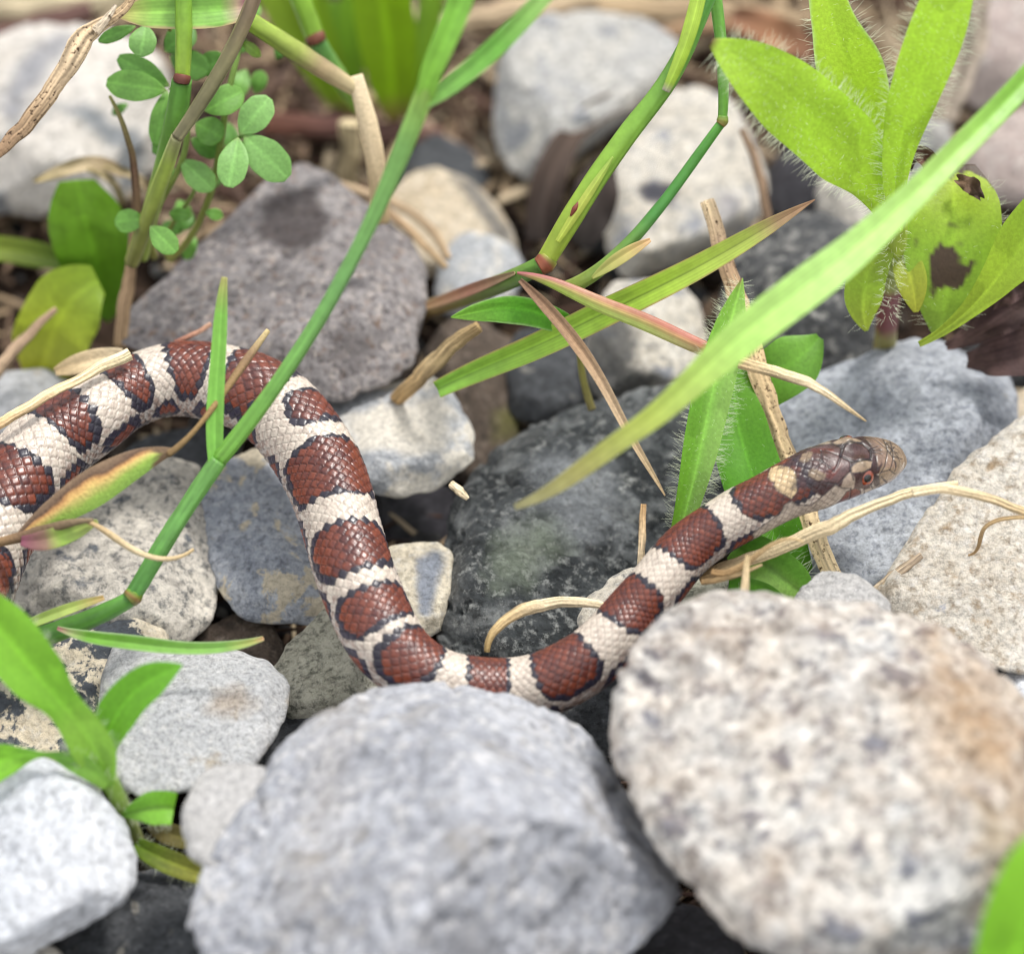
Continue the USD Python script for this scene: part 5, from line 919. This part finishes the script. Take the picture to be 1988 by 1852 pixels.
stem(dl, 'curl', [(168, 1012, 43), (212, 1036, 43), (250, 1062, 42), (308, 1084, 41), (376, 1066, 40)], [4, 7, 6, 5, 3], [(0, (0.4, 0.28, 0.14)), (0.5, (0.6, 0.48, 0.3)), (1, TANS)], look=STRAW)
straw('thick pale dry stem with dark spots running down behind the neck of the snake', [(1368, 392, 4), (1402, 480, 6), (1442, 620, 8), (1480, 750, 9), (1522, 872, 9), (1562, 980, 11), (1590, 1056, 14), (1618, 1122, 16)], [13, 16, 18, 19, 18, 20, 19, 17], [(0, (0.55, 0.42, 0.27)), (0.15, (0.34, 0.22, 0.14)), (0.4, (0.5, 0.36, 0.2)), (1, (0.6, 0.47, 0.28))], name='dry_stalk', cat='stalk', look=SPOT, seed=5, n=90)
straw('short curved straw pointing down to the blue-grey boulder', [(1436, 702, 30), (1510, 722, 31), (1580, 748, 32), (1630, 780, 33), (1682, 818, 33)], [11, 11, 10, 6, 1.5], [(0, TANS), (0.6, TANL), (1, TANS)])
straw('long frayed straw below the head of the snake with a forked right end', [(1355, 1122, 29), (1440, 1090, 31), (1530, 1058, 33), (1600, 1026, 34), (1700, 983, 34), (1790, 952, 33), (1860, 938, 32)], [12, 12, 12, 14, 10, 9, 5], [(0, TAND), (0.3, (0.58, 0.46, 0.28)), (0.6, (0.66, 0.54, 0.35)), (1, (0.6, 0.48, 0.3))], seed=7, n=90, extra=[('fork', [(1770, 958, 39), (1850, 950, 38), (1930, 972, 37), (2030, 1006, 36)], [8, 9, 8, 7], [(0, TANL), (1, TANS)]), ('fibre', [(1380, 1110, 40), (1450, 1092, 42), (1520, 1048, 43), (1560, 1052, 43)], [6, 6, 4, 2], [(0, (0.36, 0.22, 0.1)), (1, TANS)]), ('fibre', [(1360, 1130, 39), (1420, 1118, 41), (1480, 1096, 42)], [5, 6, 2], [(0, (0.3, 0.19, 0.09)), (1, TANS)])])
straw('thin curled thread of dry grass on the cream boulder', [(2010, 1008, 33), (1935, 1010, 31), (1908, 1030, 30), (1900, 1062, 28), (1880, 1078, 27)], [3, 4, 4, 4, 2], [(0, TANS), (1, TAND)])
straw('short upright straw stub just above the granite boulder', [(1441, 1190, 48), (1446, 1130, 48), (1452, 1078, 46)], [8, 8, 4], [(0, TANL), (1, TANS)])
straw('short upright straw stub between the dark boulder and the neck of the snake', [(1244, 1095, 30), (1246, 1040, 31), (1249, 978, 31)], [6, 7, 5], [(0, TANL), (1, (0.42, 0.26, 0.12))])
straw('curved frayed straw resting on the dark wet boulder', [(945, 1266, 32), (962, 1222, 32), (1000, 1194, 31), (1060, 1172, 30), (1120, 1167, 30), (1175, 1178, 32)], [5, 9, 12, 11, 9, 7], [(0, (0.34, 0.24, 0.1)), (0.3, TANS), (0.6, TANL), (1, TANL)], seed=8)
straw('grey-brown straw in the crease between the blue-grey and the cream boulder', [(1680, 1165, 22), (1730, 1120, 22), (1790, 1078, 22)], [10, 10, 6], [(0, (0.42, 0.34, 0.24)), (1, (0.36, 0.28, 0.2))])
straw('cream chip of dry grass beside the left edge of the dark wet boulder', [(876, 938, 10), (892, 952, 11), (908, 968, 11)], [7, 9, 4], [(0, TANL), (1, TANL)])
straw('hollow tan straw sticking out beside the mauve stone', [(770, 775, -16), (850, 696, -4), (930, 632, 4)], [14, 17, 11], [(0, (0.4, 0.26, 0.12)), (0.5, TANS), (1, (0.36, 0.25, 0.12))])
straw('thin straw lying behind the mauve stone toward the small tan stone', [(620, 345, -56), (700, 372, -56), (780, 402, -58), (870, 500, -40)], [9, 10, 9, 7], [(0, (0.4, 0.3, 0.2)), (1, (0.36, 0.26, 0.16))])
straw('pale vertical straw behind the broken straw of the bent stalk', [(680, 235, -70), (678, 300, -76), (674, 380, -84)], [20, 20, 18], [(0, (0.44, 0.36, 0.22)), (1, (0.4, 0.32, 0.2))])
straw('thick red-brown stick lying behind the clover', [(510, 236, -96), (620, 244, -98), (760, 258, -100), (860, 262, -100)], [22, 23, 22, 18], [(0, (0.14, 0.06, 0.04)), (0.5, (0.09, 0.045, 0.04)), (1, (0.14, 0.08, 0.06))], name='stick', cat='stick')
straw('slanting brown straw at the lower edge of the yellowing leaf', [(-20, 735, -24), (40, 665, -24), (110, 600, -24)], [14, 11, 5], [(0, (0.4, 0.29, 0.19)), (1, (0.44, 0.3, 0.2))])
straw('small reddish twig above the upper bend of the snake', [(340, 665, -2), (372, 650, -2), (410, 628, -2)], [5, 5, 4], [(0, (0.25, 0.1, 0.07)), (1, (0.5, 0.3, 0.2))], name='dry_twig', cat='twig')
straw('broken straw lying over the tan stone', [(752, 410, -40), (800, 452, -38), (868, 520, -36)], [8, 8, 6], [(0, (0.3, 0.2, 0.12)), (1, (0.4, 0.29, 0.17))])
straw('dark weathered straw along the right side of the black-spotted stone', [(1440, 250, -40), (1480, 360, -40), (1495, 450, -42)], [6, 9, 8], [(0, (0.22, 0.15, 0.1)), (1, (0.26, 0.17, 0.11))])
t = Thing('dead_leaf', 'dark rolled dead leaf curving below the pale buff boulder, with a near-black sheet for the shaded hole', 'leaf', base_of(1060, 480, -50))
blade(t, 'leaf', [(1050, 470, -72), (1066, 350, -76), (1130, 240, -84), (1210, 195, -90), (1310, 160, -94)], [60, 66, 50, 44, 14], [(0, (0.02, 0.014, 0.012)), (0.5, (0.06, 0.04, 0.03)), (1, (0.15, 0.11, 0.08))], look=STRAW, fold=0.6, wave=1.2, seed=81, veins=0.3)
blade(t, 'leaf', [(1130, 480, -50), (1150, 400, -52), (1170, 320, -56)], [40, 90, 40], [(0, (0.014, 0.011, 0.010)), (1, (0.035, 0.024, 0.02))], look=STRAW, fold=0.5, wave=1.0, seed=82)  # near-black sheet added where there is only a dark hole
t = Thing('dead_leaf', 'shrivelled purple-brown dead leaves at the right edge above the blue-grey boulder', 'leaf', base_of(1900, 690, -14))
for k, (pts, wd) in enumerate([([(1840, 672, -8), (1900, 640, -6), (1960, 600, -6), (2050, 560, -6)], [14, 60, 90, 70]), ([(1880, 700, -10), (1950, 690, -6), (2050, 660, -6)], [30, 90, 110]), ([(1930, 600, -2), (1970, 560, 0), (2030, 545, 0)], [16, 50, 50])]):
    blade(t, 'leaf', pts, wd, [(0, (0.085, 0.05, 0.045)), (0.5, (0.06, 0.035, 0.034)), (1, (0.11, 0.07, 0.06))], look=STRAW, fold=0.7, wave=1.6, seed=84 + k, veins=0.35)
t = Thing('dead_leaf', 'orange-brown dead leaf lying behind the top of the grass stalk', 'leaf', base_of(1500, 80, -105))
blade(t, 'leaf', [(1420, 30, -108), (1490, 60, -106), (1580, 110, -104)], [30, 70, 30], [(0, (0.2, 0.1, 0.06)), (0.5, (0.3, 0.15, 0.08)), (1, (0.16, 0.08, 0.05))], look=STRAW, fold=0.4, wave=1.0, seed=88)
for k, (lb, pts, r, c) in enumerate([('thick pale straw along the top edge left of the buff boulder', [(860, 52, -118), (1000, 20, -118), (1160, 0, -120)], [16, 20, 18], (0.5, 0.38, 0.25)), ('long tan straw along the top edge above the buff boulder', [(960, 18, -124), (1200, 14, -124), (1570, 40, -122)], [18, 22, 18], (0.46, 0.34, 0.21)), ('brown straw just under the long tan straw at the top edge', [(1280, 70, -116), (1420, 52, -116), (1560, 60, -114)], [12, 16, 10], (0.3, 0.19, 0.11)),
                                     ('bundle-like grey straw standing at the upper right corner', [(1830, 230, -80), (1870, 100, -76), (1900, -50, -70)], [30, 34, 30], (0.42, 0.35, 0.28)), ('pale straw below the tuft pointing at the buff boulder', [(820, 240, -104), (900, 300, -100), (990, 330, -98)], [12, 14, 10], (0.36, 0.26, 0.18)), ('straw lying left of the buff boulder', [(840, 340, -92), (920, 318, -94), (1010, 322, -94)], [8, 10, 8], (0.42, 0.32, 0.22)), ('brown stick at the top left corner above the white boulder', [(-40, 80, -112), (80, 50, -112), (180, 20, -114)], [24, 24, 20], (0.12, 0.065, 0.055)), ('pale straw in the top left corner', [(-40, 20, -120), (120, 12, -120), (300, -20, -120)], [22, 26, 22], (0.5, 0.42, 0.28))]):
    straw(lb, pts, r, [(0, tuple(0.85 * q_ for q_ in c)), (0.5, c), (1, tuple(0.8 * q_ for q_ in c))], seed=20 + k)
# withered blades curling at the foot of the white boulder
t = Thing('dry_leaf', 'withered curling blades at the foot of the large white boulder', 'leaf', base_of(230, 380, -50))
for k, (pts, wd) in enumerate([([(66, 352, -36), (110, 336, -36), (180, 318, -38), (240, 340, -42)], [6, 26, 30, 14]), ([(170, 330, -34), (215, 350, -36), (238, 400, -42)], [8, 16, 10]), ([(200, 325, -36), (265, 345, -40), (300, 380, -44)], [8, 18, 12])]):
    blade(t, 'blade', pts, wd, [(0, (0.3, 0.24, 0.12)), (0.5, (0.4, 0.32, 0.2)), (1, (0.34, 0.25, 0.15))], look=STRAW, fold=0.5, wave=0.5, seed=90 + k, m=9, n=40)

# ------------------------------------------------------------------ litter nobody could count
LIT = mat('litter', {'oi': ('attribute', {'attribute': 'col'}), 'p': ('principled_bsdf', {'roughness': 0.8, 'specular_ior_level': 0.2})}, [('oi.color', 'p.base_color')])
vs, fs, cs, n0 = [], [], [], 0
for k in range(3600):
    far = k < 2200
    u, v_ = (rng.uniform(-250, 2250), rng.uniform(-380, 420)) if far else (rng.uniform(-100, 2100), rng.uniform(400, 1900))
    q0 = pz(u, v_, rng.uniform(0, 9 if far else 3)); a = rng.uniform(0, np.pi); L = rng.uniform(0.010, 0.055) if far else rng.uniform(0.003, 0.016)
    d = np.array([math.cos(a), math.sin(a), rng.normal(0, 0.16)]); b = np.array([-math.sin(a), math.cos(a), rng.normal(0, 0.5)]) * rng.normal(0, 0.14)
    tt_ = np.linspace(-0.5, 0.5, 6)
    cc_ = q0 + L * (tt_[:, None] * d + (tt_ ** 2)[:, None] * b)
    r = rng.uniform(0.0003, 0.0015 if far else 0.0007) * np.array([0.6, 1, 1, 1, 0.9, 0.4])
    v1, f1, t1, a1 = tube_mesh(cc_, r, 6, 0.1, 3, 0.6, k)
    c = np.array([(0.40, 0.29, 0.18), (0.2, 0.13, 0.085), (0.09, 0.05, 0.036), (0.5, 0.4, 0.27), (0.12, 0.075, 0.055)][rng.integers(0, 5)]) * rng.uniform(0.3, 0.85)
    vs.append(v1); fs.append(f1 + n0); cs.append(np.broadcast_to(c, v1.shape)); n0 += len(v1)
p = put(None, 'dry_litter', np.vstack(vs), np.vstack(fs), LIT, np.vstack(cs))
tag(p, 'scattered bits of dry grass and stems on the soil between and behind the stones', 'litter', kind='stuff')
